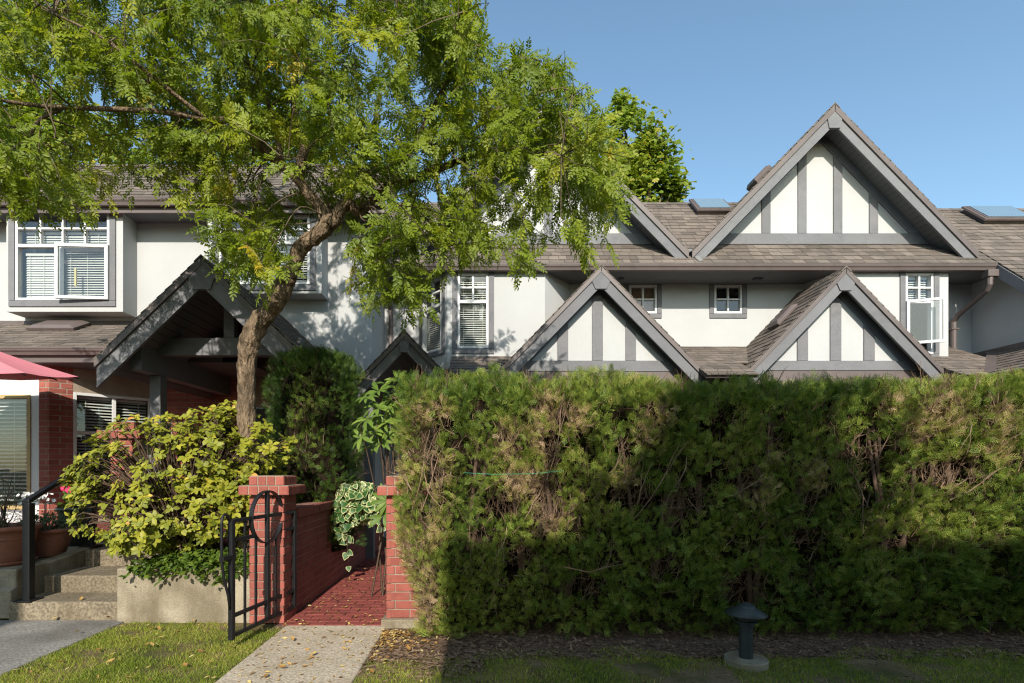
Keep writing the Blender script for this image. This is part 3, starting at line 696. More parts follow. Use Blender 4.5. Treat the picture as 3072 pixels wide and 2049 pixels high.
# big light window to the left of the brick pier
part(HA, 'bay_panel', 'white_frame', lambda m: wall_face(m, (-10.5, gY+.05, 0), (1,0,0), B0.x+10.5, PAT, 3.0, [(1.0, B0.x+10.5-.17, PAT+.25, Z(1183,gY))], .10))
gx1 = B0.x+10.5-.17; bars, panes = grid_window(1.0, gx1, PAT+.25, Z(1183,gY), None, 1, 1, fw=.06)
window(HA, (-10.5, gY+.05, 0), (1,0,0), 1.0, gx1, PAT+.25, Z(1183,gY), bars, panes, trim=0, frame_mat='wood_frame', fw=.06, blind=[(1.07, gx1-.07, PAT+.4, Z(1183,gY)-.08, .55)], slat=.062)

# ------------------------------------------------------------------ house B (right, two tall gables)
YB, YBb, YG = 10.53, 9.85, 9.665
HB = thing('townhouse', 'white stucco townhouse with tall half timbered gables behind the hedge', 'house', (4, YB, 0))
xB0, xB1 = -3.0, X(2914, YB)
zsB = 5.16
w1 = (X(1887,YB), X(1970.5,YB), Z(941,YB), Z(855,YB)); w2 = (X(2142,YB), X(2226,YB), Z(941,YB), Z(855,YB))
part(HB, 'wall', 'stucco', lambda m: wall_face(m, (xB0, YB, 0), (1,0,0), xB1-xB0, 0, 5.4, [tuple((a-xB0 if k < 2 else a) for k, a in enumerate(w)) for w in (w1, w2)]))
for k, w in enumerate((w1, w2)):
    bars, panes = grid_window(w[0]-xB0, w[1]-xB0, w[2], w[3], None, 2, 2, fw=.05, mw=.034)
    window(HB, (xB0, YB, 0), (1,0,0), w[0]-xB0, w[1]-xB0, w[2], w[3], bars, panes, trim=.095, curtain='curtain_brown' if k == 0 else None)
bb = [(X(1258,YB), X(1342,YBb), X(1635,YBb), X(1711,YB)), (X(2408,YB), X(2520,YBb), X(2845,YBb), X(2845,YBb)+.02)]
for i, (xa, xb, xc, xd) in enumerate(bb):
    zlo = 3.3
    fr = (X(1373,YBb), X(1465.6,YBb), Z(1045,YBb), Z(818,YBb)) if i == 0 else (X(2715,YBb), X(2799,YBb), Z(1062,YBb), Z(819,YBb))
    mb = MB(); wall_face(mb, (xb, YBb, 0), (1,0,0), xc-xb, zlo, zsB+.1, [(fr[0]-xb, fr[1]-xb, fr[2], fr[3])])
    ul = Vector((xb-xa, YBb-YB, 0)); ll = ul.length; ul.normalize()
    hl = [(.12, ll-.16, fr[2], fr[3])] if i == 0 else []
    wall_face(mb, (xa, YB, 0), ul, ll, zlo, zsB+.1, hl)
    ur = Vector((xd-xc, YB-YBb, 0)); lr = ur.length; ur.normalize(); wall_face(mb, (xc, YBb, 0), ur, lr, zlo, zsB+.1)
    mb.build('bay', 'stucco', HB)
    zs = Z(905, YBb)
    bars, panes = grid_window(fr[0]-xb, fr[1]-xb, fr[2], fr[3], zs, 2, 2, fw=.045, mw=.036, rail=.055)
    a0, a1 = fr[0]-xb, fr[1]-xb
    def sashB(w, i=i, fr=fr, zs=zs):
        if i == 0: return
        ang = math.radians(21); O = Vector((fr[0]+.005, YBb-.02, 0)); uu = Vector((math.cos(ang), -math.sin(ang), 0)); nn = Vector((uu.y, -uu.x, 0)); Wd = .60
        z1s, z0s = zs+.01, fr[2]+.17
        mb = MB(); mb.obox(O,uu,nn, 0,.05, 0,.04, z0s,z1s); mb.obox(O,uu,nn, Wd-.05,Wd, 0,.04, z0s,z1s); mb.obox(O,uu,nn, .051,Wd-.051, .001,.039, z0s,z0s+.05); mb.obox(O,uu,nn, .051,Wd-.051, .001,.039, z1s-.05,z1s)
        mb.build('sash', 'white_frame', w, bevel=.004)
        mb = MB(); mb.poly([O+uu*a+nn*.02+Vector((0,0,z)) for a, z in ((.05,z0s+.05),(Wd-.05,z0s+.05),(Wd-.05,z1s-.05),(.05,z1s-.05))]); mb.build('pane', 'glass', w)
    if i == 1: panes = panes[:-1]
    window(HB, (xb, YBb, 0), (1,0,0), a0, a1, fr[2], fr[3], bars, panes, trim=.105, trim_top=False, blind=[(a0+.05, a1-.05, fr[2]+.05, zs-.03, .72), (a0+.05, a1-.05, zs+.03, fr[3]-.05, .8)] if i == 0 else [(a0+.05, a1-.05, zs+.03, fr[3]-.05, .9)], sash=sashB)
    if i == 0:
        bars, panes = grid_window(.12, ll-.16, fr[2], fr[3], zs, 2, 2, fw=.045, mw=.036, rail=.055)
        window(HB, (xa, YB, 0), ul, .12, ll-.16, fr[2], fr[3], bars, panes, trim=.09, trim_top=False, blind=[(.17, ll-.21, fr[2]+.05, zs-.03, .75)])
xg0, xg1 = -2.6, X(2993,YG)
gutter(HB, xg0, xg1, YG, Z(789, YG), .115, .12, .0)
part(HB, 'fascia_board', 'brown_metal', lambda m: m.box(xg0, xg1, YG+.123, YG+.15, 5.13, 5.22))
def sofB(m):
    for k in range(8): m.box(xg0, xB1, YG+.16+k*.1, YG+.255+k*.1, zsB-.01, zsB+.008)
part(HB, 'eave_soffit', 'soffit', sofB)
part(HB, 'soffit_backing', 'roof_deck', lambda m: m.box(xg0, xB1-.01, YG+.16, YB+.1, zsB+.009, zsB+.04))
zeB = Z(789, YG)+.01
roofB, OB, vB, nB, LB = eave_roof(HB, 'B', xg0, xg1, YG+.02, zeB, 1.0, 11.97, .17)
part(HB, 'soffit_vent', 'dark_door', lambda m: (m.box(X(1855,10.2), X(1870,10.2), 10.15, 10.25, zsB-.03, zsB-.011), m.box(X(2260,10.2), X(2285,10.2), 10.15, 10.25, zsB-.03, zsB-.011)))
st = [(2284,2310),(2392,2418),(2498.6,2525),(2606,2632)]
gR = gable(HB, 'B', 2503, 313, 9.817, .453, 2.72, 1.03, st, (701.5,734), 12.3, 5.5, brown=.13, grey=.28, key=(.155,.105,.30))
gL = gable(HB, 'B', 1637, 313, 9.817, .453, 2.72, 1.03, [(a-866, b2-866) for a, b2 in st], (701.5,734), 12.3, 5.5, brown=.13, grey=.28, key=(.155,.105,.30))
def onB(px, py):                                     # a point of the main roof plane seen at that pixel
    k = (VY-py)/F; y = (zeB - (YG+.02) - CAMZ)/(k-1) if True else 0
    return Vector((X(px, y), y, CAMZ + k*y))
skylight(HB, onB(2128, 630)+nB*.0, Vector((1,0,0)), vB, .72, .62)
a, c2 = onB(2066, 752), onB(2102, 787)
mb = MB(); d = (c2-a).normalized(); sd = d.cross(nB).normalized()*.05
mb.hexa([a-sd+nB*.004, c2-sd+nB*.004, c2+sd+nB*.004, a+sd+nB*.004, a-sd+nB*.035, c2-sd+nB*.035, c2+sd+nB*.035, a+sd+nB*.035]); mb.build('valley_flashing', 'flashing', HB, bevel=.004)
# vent on the left slope of the tall right gable
gsl = Vector((-gR[2],0,-gR[3])); 
roof_vent(HB, Vector((gR[0],0,gR[1])) + gsl*1.40 + Vector((0, 10.6, 0)) + Vector((-gR[3],0,gR[2]))*.02, Vector((0,-1,0)), -gsl, .34, .42, .11)
# ground floor skirt roof with the two smaller gables
for xa_, xb_ in ((-.6, X(1803,9.14)-1.72), (X(1803,9.14)+1.72, X(2536,9.14)-1.72), (X(2536,9.14)+1.72, X(2893,10.2))):
    skB, *_ = eave_roof(HB, 'B', xa_, xb_, 8.8, 3.87-.5*(YB-8.8), .5, 9.45, .17, ridge=False, name='skirt_roof')
skB, *_ = eave_roof(HB, 'B', -.6, X(2893,10.2), 9.452, 3.87-.5*(YB-9.452), .5, YB, .17, ridge=False, name='skirt_roof')
st2 = [(1672,1704),(1776,1808),(1876,1907)]
g2 = gable(HB, 'B', 1803, 797, 9.14, .256, 1.9, 1.03, st2, (1082.6,1115), YB, 3.6, brown=.10, grey=.285, key=(.19,.10,.28), course=.15)
g3 = gable(HB, 'B', 2536, 802, 9.14, .256, 1.9, 1.045, [(2390,2422),(2488.6,2521.6),(2589.5,2621.7)], (1083,1112), YB, 3.6, brown=.10, grey=.285, key=(.19,.10,.28), course=.15)
gsl = Vector((-g3[2],0,-g3[3]))
roof_vent(HB, Vector((g3[0],0,g3[1])) + gsl*1.0 + Vector((0, 9.8, 0)) + Vector((-g3[3],0,g3[2]))*.02, Vector((0,-1,0)), -gsl, .34, .5, .10)
# small entrance canopy at the end of the brick path
gS = gable(HB, 'B', 1213, 993, 7.6, .3, .72, 1.04, [], (0,0), YB, 3, brown=.08, grey=.22, open_truss=True, key=(.09,.06,.20), course=.14)
for sx in (-.6, .6):
    part(HB, 'canopy_post', 'trim', lambda m: m.box(gS[0]+sx-.07, gS[0]+sx+.07, 7.95, 8.09, .0, 2.62), bevel=.005)
    part(HB, 'canopy_beam', 'trim', lambda m: m.box(gS[0]+sx-.07, gS[0]+sx+.07, 7.8, YB-.01, 2.623, 2.74), bevel=.005)
part(HB, 'door', 'dark_door', lambda m: m.box(-1.6, -.7, YB-.04, YB-.005, 0, 2.15))
# downspout
def ds(m):
    x = X(2970, YG+.06); m.box(x-.10, x+.10, YG-.012, YG+.13, 5.0, 5.125)
    m.tube([(x-.01,YG+.06,5.02),(x-.01,YG+.06,4.86),(x,YG+.12,4.78),(x-.02,YB-.16,4.46),(x-.02,YB-.07,4.36),(x-.02,YB-.07,3.55)], [.055,.05,.05,.05,.05,.05], 10)
    for z in (3.75, 4.2): m.box(x-.095, x+.055, YB-.125, YB-.01, z, z+.03)
part(HB, 'downspout', 'brown_metal', ds, smooth=False)
part(HB, 'downspout', 'brown_metal', lambda m: m.tube([(X(1172,10.45),9.85,5.06),(X(1172,10.45),10.0,4.92),(X(1172,10.45),10.44,4.62),(X(1172,10.45),10.46,4.5),(X(1172,10.45),10.46,2.6)], .045, 10))

# ------------------------------------------------------------------ house C (far right wing)
HC = thing('townhouse', 'wing of the next townhouse with a low skirt roof, right of the downspout', 'house', (11, 9, 0))
xC = xB1
part(HC, 'side_wall', 'stucco', lambda m: (m.poly([(xC,YB,0),(xC,6.8,0),(xC,6.8,2.2),(xC,YB,5.9)]), m.poly([(xC,6.8,0),(17,6.8,0),(17,6.8,2.2),(xC,6.8,2.2)])))
xr = xg1+.03
zC = lambda y: zeB + (y-(YG+.02))
roofC, OC, vC, nC, LC = eave_roof(HC, 'C', xr, 17, 7.0, zC(7.0), 1.0, 11.69, .17)
def rakeC(m):
    a = Vector((xr-.012, 7.0, zC(7.0)-.03)); b3 = Vector((xr-.012, YG+.1, zC(YG+.1)-.03))
    m.prism([a, b3, b3-Vector((0,0,.25)), a-Vector((0,0,.25))], (.05,0,0))
part(HC, 'rake_board', 'trim', rakeC, bevel=.004)
part(HC, 'rake_soffit', 'soffit', lambda m: m.prism([(xr+.05,7.0,zC(7.0)-.15),(xC,7.0,zC(7.0)-.15),(xC,YB,zC(YB)-.15),(xr+.05,YB,zC(YB)-.15)], (0,0,.03)))
k2 = (VY-655)/F; yk = (zeB-(YG+.02)-CAMZ)/(k2-1)
skylight(HC, Vector((X(2985,yk), yk, CAMZ+k2*yk)), Vector((1,0,0)), vC, 1.0, .70)
# skirt roof along the side wall, sloping down towards the garden
cs, sn = math.cos(math.atan(.5)), math.sin(math.atan(.5)); vS = Vector((cs, 0, sn)); LS = 1.35/cs
OS = Vector((xC-1.35, YB, 3.66-.5*1.35)); nS = Vector((0,-1,0)).cross(vS)
mb = MB(); a = OS - nS*.008; mb.prism([a, a+vS*LS, a+vS*LS-nS*.05, a-nS*.05], (0,-3.8,0)); skC = mb.build('skirt_roof', 'roof_deck', HC)
shingle_plane('C', skC, OS, (0,-1,0), vS, [(0,-.03),(3.8,-.03),(3.8,LS),(0,LS)], .16)
# valley metal between the two skirt roofs
def valley(m):
    top = Vector((xC-.03, 9.55, 0)); pts = []
    for t in (0, 1):
        x = xC-.05-t*1.2; z = 3.66+.5*(x-xC); y = YB-(3.87-z)/.5; pts.append(Vector((x, y, z+.02)))
    d = (pts[1]-pts[0]).normalized(); s = d.cross(Vector((0,0,1))).normalized()*.07
    m.hexa([pts[0]-s, pts[1]-s, pts[1]+s, pts[0]+s, pts[0]-s+Vector((0,0,.02)), pts[1]-s+Vector((0,0,.02)), pts[1]+s+Vector((0,0,.02)), pts[0]+s+Vector((0,0,.02))])
part(HC, 'valley_flashing', 'brown_metal', valley)
part(HC, 'apron_flashing', 'brown_metal', lambda m: m.box(xC-.015, xC-.002, 6.8, YB-.01, 3.63, 3.73))
for h in ('A', 'B', 'C'): flush_shingles(h)
# ================================================================== BRICK PIERS, LOW WALL, GATE
def pier(label, x0, x1, y0, y1, ztop, base=0.):
    t = thing('brick_pier', label, 'pier', ((x0+x1)/2, (y0+y1)/2, 0), 'brick piers of the gateway')
    tier = .092; zs = ztop-2*tier; e = .008
    mb = MB(); mb.box(x0+e, x1-e, y0+e, y1-e, base, zs+.004); mb.box(x0-.07+e, x1+.07-e, y0-.07+e, y1+.07-e, zs+.006, zs+tier-.002); mb.box(x0-.005+e, x1+.005-e, y0-.005+e, y1+.005-e, zs+tier, ztop-.008)
    core = mb.build('mortar_core', 'mortar', t)
    H = .0785 if False else (zs-base)/round((zs-base)/.079)
    W, D = x1-x0, y1-y0
    for (O, u, L2, bd) in (((x0,y0+e,0),(1,0,0),W,.62), ((x1-e,y0,0),(0,1,0),D,.38), ((x1,y1-e,0),(-1,0,0),W,.62), ((x0+e,y1,0),(0,-1,0),D,.38)):
        brick_wall(t, O, u, L2, base, zs, L=.215, H=H, J=.009, bond=bd, depth=.04, proud=.008)
    for k, (pr, zz) in enumerate(((.07, zs+.006), (.005, zs+tier))):
        hh = tier-.014
        for (O, u, L2) in (((x0-pr,y0-pr+e,0),(1,0,0),W+2*pr), ((x1+pr-e,y0-pr,0),(0,1,0),D+2*pr), ((x1+pr,y1+pr-e,0),(-1,0,0),W+2*pr), ((x0-pr+e,y1+pr,0),(0,-1,0),D+2*pr)):
            n = max(3, round(L2/.085)); w = L2/n; uu = Vector(u); nn = Vector((uu.y,-uu.x,0)); M3 = Matrix((uu,-nn,Vector((0,0,1)))).transposed().to_4x4()
            for i in range(n):
                brick_obj(t, Matrix.Translation(Vector(O)+uu*(w*i+.005)+nn*.008+Vector((0,0,zz))) @ M3, round(w-.010,3), .05, hh)
        mb = MB()
        xa, xb2, ya, yb = x0-pr, x1+pr, y0-pr, y1+pr
        n = round((xb2-xa)/.085)
        for i in range(n): mb.box(xa+(xb2-xa)*i/n+.005, xa+(xb2-xa)*(i+1)/n-.005, ya+.06, yb-.06, zz+hh-.02, zz+hh)
        mb.build('cap_brick_top', 'brick', t)
    return t
PL = pier('brick pier behind the open iron gate, beside the yellow green shrub', -2.114, -1.804, 4.667, 4.98, 1.34)
PR = pier('brick pier half swallowed by the hedge corner', -.864, -.554, 4.60, 4.91, 1.34, .07)
part(PR, 'footing', 'concrete', lambda m: m.box(-.90, -.50, 4.54, 4.97, -.05, .068), bevel=.01)
PW = thing('garden_wall', 'low red brick wall running back along the brick path', 'wall', (-2.05, 6.5, 0))
mb = MB(); mb.box(-2.05, -1.815, 4.985, 9.27, 0, .935); mb.box(-2.08, -1.80, 4.985, 9.27, .937, 1.008); core = mb.build('mortar_core', 'brick_wash', PW)
brick_wall(PW, (-1.815, 4.99, 0), (0,1,0), 4.27, 0, .91, L=.215, H=.0765, J=.009, proud=.003, mat='wall_brick')
n = 40; M3 = Matrix((Vector((0,1,0)), Vector((-1,0,0)), Vector((0,0,1)))).transposed().to_4x4()
for i in range(20): brick_obj(PW, Matrix.Translation((-1.782, 4.99+i*.214, .925)) @ M3, 0.207, .06, .087, 'wall_brick')
PT = thing('brick_pier', 'short brick pier of the patio wall, behind the shrub', 'pier', (-4.7, 6.9, .5))
ppx0, ppx1 = X(330, 6.9), X(395, 6.9); pz = Z(1265, 6.9)
part(PT, 'mortar_core', 'mortar', lambda m: (m.box(ppx0+.008, ppx1-.008, 6.908, 7.2, .5, pz-.01), m.box(ppx0-.14, ppx1+.1, 6.86, 7.25, pz-.22, pz-.115)))
brick_wall(PT, (ppx0, 6.908, 0), (1,0,0), ppx1-ppx0, .58, pz-.23, proud=.006)
for i in range(6):
    brick_obj(PT, Matrix.Translation((ppx0-.145+i*.096, 6.85, pz-.225)), .088, .1, .105)
    if 1 < i < 5: brick_obj(PT, Matrix.Translation((ppx0-.145+i*.096, 6.89, pz-.112)), .088, .1, .105)

# gate: hinged on the left pier, standing open towards the lawn
G0 = Vector((-1.958, 3.994, 0)); G1 = Vector((-1.785, 4.90, 0)); gu = (G1-G0); GL = gu.length; gu.normalize(); gn = Vector((gu.y, -gu.x, 0))
GT = thing('iron_gate', 'open black iron gate with a ring in its top rail', 'gate', G1)
gp = lambda a, z, d=0: G0 + gu*a + gn*d + Vector((0,0,z))
part(GT, 'stile', 'black_iron', lambda m: m.obox(G0,gu,gn, 0,.038, -.019,.019, .068,1.0), bevel=.003)
part(GT, 'stile', 'black_iron', lambda m: m.obox(G0,gu,gn, GL-.034,GL, -.017,.017, .086,1.0), bevel=.003)
for z in (.082, .235, .975):
    part(GT, 'rail', 'black_iron', lambda m: m.obox(G0,gu,gn, .039,GL-.035, -.012,.012, z,z+.030), bevel=.002)
for a0_, a1_ in ((.039, GL*.5-.155), (GL*.5+.195, GL-.035)):
    part(GT, 'rail', 'black_iron', lambda m: m.obox(G0,gu,gn, a0_,a1_, -.012,.012, .825,.855), bevel=.002)
ctr = GL*.5+.02; rc = .982; rr0 = .228
for k in range(5):
    a = .038+(GL-.072)*(k+1)/6; top = .97
    if k == 2: a = ctr; top = rc+rr0
    elif abs(a-ctr) < rr0: top = rc-math.sqrt(rr0*rr0-(a-ctr)**2)
    w = .014 if k == 2 else .009
    part(GT, 'bar', 'black_iron', lambda m: m.obox(G0,gu,gn, a-w,a+w, -.008 if k != 2 else -.0165,.008 if k != 2 else .0165, .113,top), bevel=.002)
part(GT, 'ring', 'black_iron', lambda m: [m.hexa([gp(ctr+r*math.cos(t), rc+r*math.sin(t), d) for d in (-.018,.018) for r, t in ((rr0-.011,t0),(rr0,t0),(rr0,t1),(rr0-.011,t1))]) for t0, t1 in ((2*math.pi*i/48, 2*math.pi*(i+1)/48) for i in range(48))])
part(GT, 'latch_bow', 'black_iron', lambda m: m.tube([gp(.0,.31), gp(-.02,.42), gp(-.07,.56), gp(-.095,.70), gp(-.095,.98), gp(-.085,1.03), gp(-.06,1.05), gp(-.03,1.035), gp(-.015,1.0)], .011, 8), smooth=True)
part(GT, 'latch', 'black_iron', lambda m: m.obox(G0,gu,gn, -.10,.05, -.02,.02, .70,.73), bevel=.003)
for z in (.28, .87):
    part(GT, 'hinge', 'black_iron', lambda m: m.tube([gp(GL+.004,z-.03), gp(GL+.004,z+.06)], .016, 10), smooth=False)

# ================================================================== PLANTER, STEPS, PATIO
PLT = thing('planter_box', 'grey concrete planter wall under the yellow green shrub', 'planter', (-3, 5, 0))
part(PLT, 'planter_wall', 'concrete', lambda m: (m.box(-3.35, -2.12, 4.72, 4.86, -.05, .483), m.box(-3.35, -3.23, 4.863, 6.4, -.05, .497)), bevel=.012)
part(PLT, 'soil', 'potting_soil', lambda m: m.box(-3.225, -2.09, 4.863, 6.4, .0, .44))
ST = thing('concrete_steps', 'three exposed aggregate concrete steps up to the patio', 'steps', (-4.3, 5, 0))
for y0, y1, z in ((4.77,5.154,.166), (5.157,5.684,.329), (5.687,7.4,.50)):
    part(ST, 'step', 'step_agg', lambda m: m.box(-4.39, -3.354, y0, y1, -.05, z), bevel=.016)
struct('patio_paving', lambda m: m.box(-14, -3.354, 7.403, 9.4, -.05, .492), 'paver')
struct('patio_floor', lambda m: m.box(-3.35, -2.08, 6.41, 9.3, -.05, .49), 'paver')
TR = thing('terrace_wall', 'low concrete terrace wall carrying the terracotta pots', 'wall', (-6, 5, 0))
part(TR, 'wall_block', 'concrete', lambda m: m.box(-9.5, -4.396, 4.86, 7.40, -.05, .45), bevel=.015)
part(TR, 'curb', 'concrete', lambda m: m.prism([(-4.54,4.80,.0),(-4.54,4.80,.26),(-4.54,5.2,.44),(-4.54,5.8,.52),(-4.54,7.39,.52),(-4.54,7.39,.0)], (.145,0,0)), bevel=.012)
# handrail
HR = thing('handrail', 'black metal handrail beside the concrete steps', 'handrail', (-4.25, 4.8, .166))
r0, r1 = Vector((-4.25, 4.83, .166)), Vector((-4.44, 5.85, .52))
part(HR, 'post', 'black_iron', lambda m: m.box(r0.x-.034, r0.x+.034, r0.y-.034, r0.y+.034, r0.z, 1.075), bevel=.006)
part(HR, 'post', 'black_iron', lambda m: m.box(r1.x-.03, r1.x+.03, r1.y-.03, r1.y+.03, r1.z, 1.46), bevel=.006)
for r in (r0, r1): part(HR, 'base_plate', 'black_iron', lambda m: m.box(r.x-.08, r.x+.08, r.y-.08, r.y+.08, r.z, r.z+.012), bevel=.003)
def hrail(m):
    a, b3 = Vector((r0.x, r0.y-.03, 1.065)), Vector((r1.x-.01, r1.y+.1, 1.50)); d = b3-a; s = Vector((.03,0,0)); up = Vector((0,0,.045))
    m.hexa([a-s, a+s, b3+s, b3-s, a-s+up, a+s+up, b3+s+up, b3-s+up])
part(HR, 'rail', 'black_iron', hrail, bevel=.008)

# ================================================================== POTS, UMBRELLA, LAMP
def bowl(name, label, c, R, H, mat, base=.66):
    t = thing(name, label, 'pot', c, 'pots on the terrace'); x, y, z = c
    part(t, 'body', mat, lambda m: m.lathe(x, y, [(0,z),(R*base,z),(R*base*1.02,z+.02),(R*.80,z+H*.38),(R*.92,z+H*.72),(R*.95,z+H*.86),(R*1.03,z+H*.88),(R*1.05,z+H*.93),(R*1.03,z+H),(R*.93,z+H),(R*.90,z+H*.86)], 40), smooth=True)
    part(t, 'ridge_band', mat, lambda m: m.lathe(x, y, [(R*.905,z+H*.63),(R*.935,z+H*.655),(R*.925,z+H*.68)], 40), smooth=True)
    part(t, 'soil', 'potting_soil', lambda m: m.lathe(x, y, [(0,z+H*.9),(R*.92,z+H*.88)], 24))
    return t
bowl('terracotta_pot', 'round terracotta bowl pot with trailing greenery, right of the larger pot', (X(138,5.6), 5.6, .452), .25, .30, 'terracotta')
p1 = bowl('terracotta_pot', 'large terracotta pot with a small twisted conifer at the picture edge', (X(8,5.15), 5.15, .472), .29, .36, 'terracotta')
part(p1, 'saucer', 'terracotta', lambda m: m.lathe(X(8,5.15), 5.15, [(0,.452),(.25,.452),(.275,.49),(.265,.49),(.24,.47),(0,.47)], 36), smooth=True)
t = thing('glazed_pot', 'tall dark glazed pot holding pink flowers behind the shrub', 'pot', (X(236,6.4), 6.4, .45), 'pots on the terrace')
gx, gy = X(236,6.4), 6.4
part(t, 'body', 'dark_glaze', lambda m: m.lathe(gx, gy, [(0,.452),(.13,.452),(.18,.65),(.205,.84),(.21,.88),(.225,.89),(.225,.925),(.195,.925),(.185,.86)], 32), smooth=True)
part(t, 'soil', 'potting_soil', lambda m: m.lathe(gx, gy, [(0,.88),(.19,.88)], 24))

UM = thing('patio_umbrella', 'open red patio umbrella by the brick house corner', 'umbrella', (-6.86, 6.55, .45))
uc = Vector((-6.86, 6.55, 3.16)); R = 1.33; tiltv = Matrix.Rotation(math.radians(7.5), 3, 'X')
def upt(r, th, dz): return uc + tiltv @ Vector((r*math.cos(th), r*math.sin(th), dz))
NU = 8; th0 = math.radians(-15)
def canopy(m):
    K = 8
    for i in range(NU):
        for k in range(K):
            ra, rb = R*k/K, R*(k+1)/K
            def q(r, f):
                t0, t1 = th0+2*math.pi*i/NU, th0+2*math.pi*(i+1)/NU; s = r/R
                z = -.56*s - .03*math.sin(math.pi*s)
                p, g = Vector((math.cos(t0),math.sin(t0),0))*r, Vector((math.cos(t1),math.sin(t1),0))*r
                v = p*(1-f)+g*f; v.z = z - .05*s*math.sin(math.pi*f)*.6
                return uc + tiltv @ v
            for j in range(4): m.poly([q(ra,j/4), q(rb,j/4), q(rb,(j+1)/4), q(ra,(j+1)/4)] if k else [q(0,0), q(rb,j/4), q(rb,(j+1)/4)])
part(UM, 'canopy', 'umbrella_cloth', canopy)
for i in range(NU):
    th = th0+2*math.pi*i/NU; part(UM, 'rib', 'black_iron', lambda m: m.tube([upt(.1,th,-.08), upt(R*.5,th,-.345), upt(R*1.0,th,-.585)], .010, 6), smooth=True)
part(UM, 'pole', 'black_iron', lambda m: m.tube([(uc.x, uc.y, .45), (uc.x, uc.y, 2.5), uc+Vector((0,0,-.02))], .022, 12), smooth=True)
part(UM, 'base', 'concrete', lambda m: m.lathe(uc.x, uc.y, [(0,.452),(.26,.452),(.26,.51),(.05,.55),(.05,.65),(0,.65)], 28), smooth=True)

BL = thing('bollard_light', 'dark green bollard light with a round hood in front of the hedge', 'light', (X(2238,3.72), 3.72, 0))
bx0, by0 = X(2238,3.72), 3.72
part(BL, 'footing', 'concrete', lambda m: m.lathe(bx0, by0, [(0,-.05),(.145,-.05),(.145,.032),(.136,.04),(0,.04)], 36), smooth=False)
part(BL, 'post', 'lamp_paint', lambda m: m.lathe(bx0, by0, [(.0,.0405),(.047,.0405),(.045,.26),(0,.26)], 24), smooth=False)
part(BL, 'collar', 'lamp_paint', lambda m: m.lathe(bx0, by0, [(.045,.2605),(.055,.262),(.055,.295),(.078,.298),(.078,.307),(.055,.31),(.055,.322),(.083,.325),(.083,.335),(.055,.338),(.055,.362),(0,.362)], 28))
part(BL, 'hood', 'lamp_paint', lambda m: m.lathe(bx0, by0, [(.055,.364),(.139,.350),(.142,.356),(.062,.402),(.06,.404),(.06,.412),(.05,.418),(.0,.44)], 36), smooth=True)
# ================================================================== PLANTS
def leaf_tmpl(w=.34, fold=.10, droop=.06):      # unit leaf along +Y, two folded halves, three cross rows
    v = np.array([(0,0,0), (w*.80,.30,fold), (w,.58,fold*1.1), (w*.55,.86,fold*.6-droop), (0,1,-droop*1.8), (-w*.55,.86,fold*.6-droop), (-w,.58,fold*1.1), (-w*.80,.30,fold), (0,.30,.02), (0,.58,.01), (0,.86,-droop)], float)
    q = [(8,1,2,9), (9,2,3,10), (7,8,9,6), (6,9,10,5)]
    t = [(0,1,8), (0,8,7), (10,3,4), (10,4,5)]
    v[:,0] *= .5
    return v, q, t
def quad_leaf(w=.34, fold=.08):
    v = np.array([(0,0,0), (w*.5,.35,fold), (w*.42,.72,fold), (0,1,0), (-w*.42,.72,fold), (-w*.5,.35,fold)], float)
    return v, [(0,1,2,3), (0,3,4,5)], []
def join_t(parts):
    V, Q, T = [], [], []; n = 0
    for v, q, t in parts:
        V.append(v); Q += [tuple(i+n for i in f) for f in q]; T += [tuple(i+n for i in f) for f in t]; n += len(v)
    return np.concatenate(V), Q, T
def xf(t, ang=0., tilt=0., s=1., at=(0,0,0)):   # turn a template about Z, tilt, scale, move
    v, q, f = t; M = np.array(Matrix.Rotation(ang, 3, 'Z') @ Matrix.Rotation(tilt, 3, 'X')); return v*s @ M.T + np.array(at), q, f
PR = random.Random(4)
def pinnate(n=6, L=.27, w=.42):
    parts = []; lf = quad_leaf(w, .07)
    for i in range(n):
        y = .16+.76*i/n; s = L*(1-.25*abs(i-n*.45)/n); dz = -.10*y*y
        for sg in (-1, 1): parts.append(xf(lf, sg*-math.radians(60-i*3+PR.uniform(-12,12)), math.radians(-8+PR.uniform(-22,22)), s*PR.uniform(.85,1.12), (0, y+.02*sg+PR.uniform(-.015,.015), dz)))
    parts.append(xf(lf, 0, math.radians(-12), L, (0,.93,-.09)))
    r = (np.array([(-.006,0,0),(.006,0,0),(.003,.95,-.09),(-.003,.95,-.09)], float), [(0,1,2,3)], []); parts.append(r)
    return join_t(parts)
def screen_score(T, S):
    d = T - np.array([0,0,CAMZ]); y = np.maximum(d[:,1], .2); px = VX + d[:,0]/y*F; py = VY - d[:,2]/y*F
    ok = (px > 0) & (px < 3072) & (py > 0) & (py < 2049) & (d[:,1] > 1)
    return np.where(ok, S/y, -1)
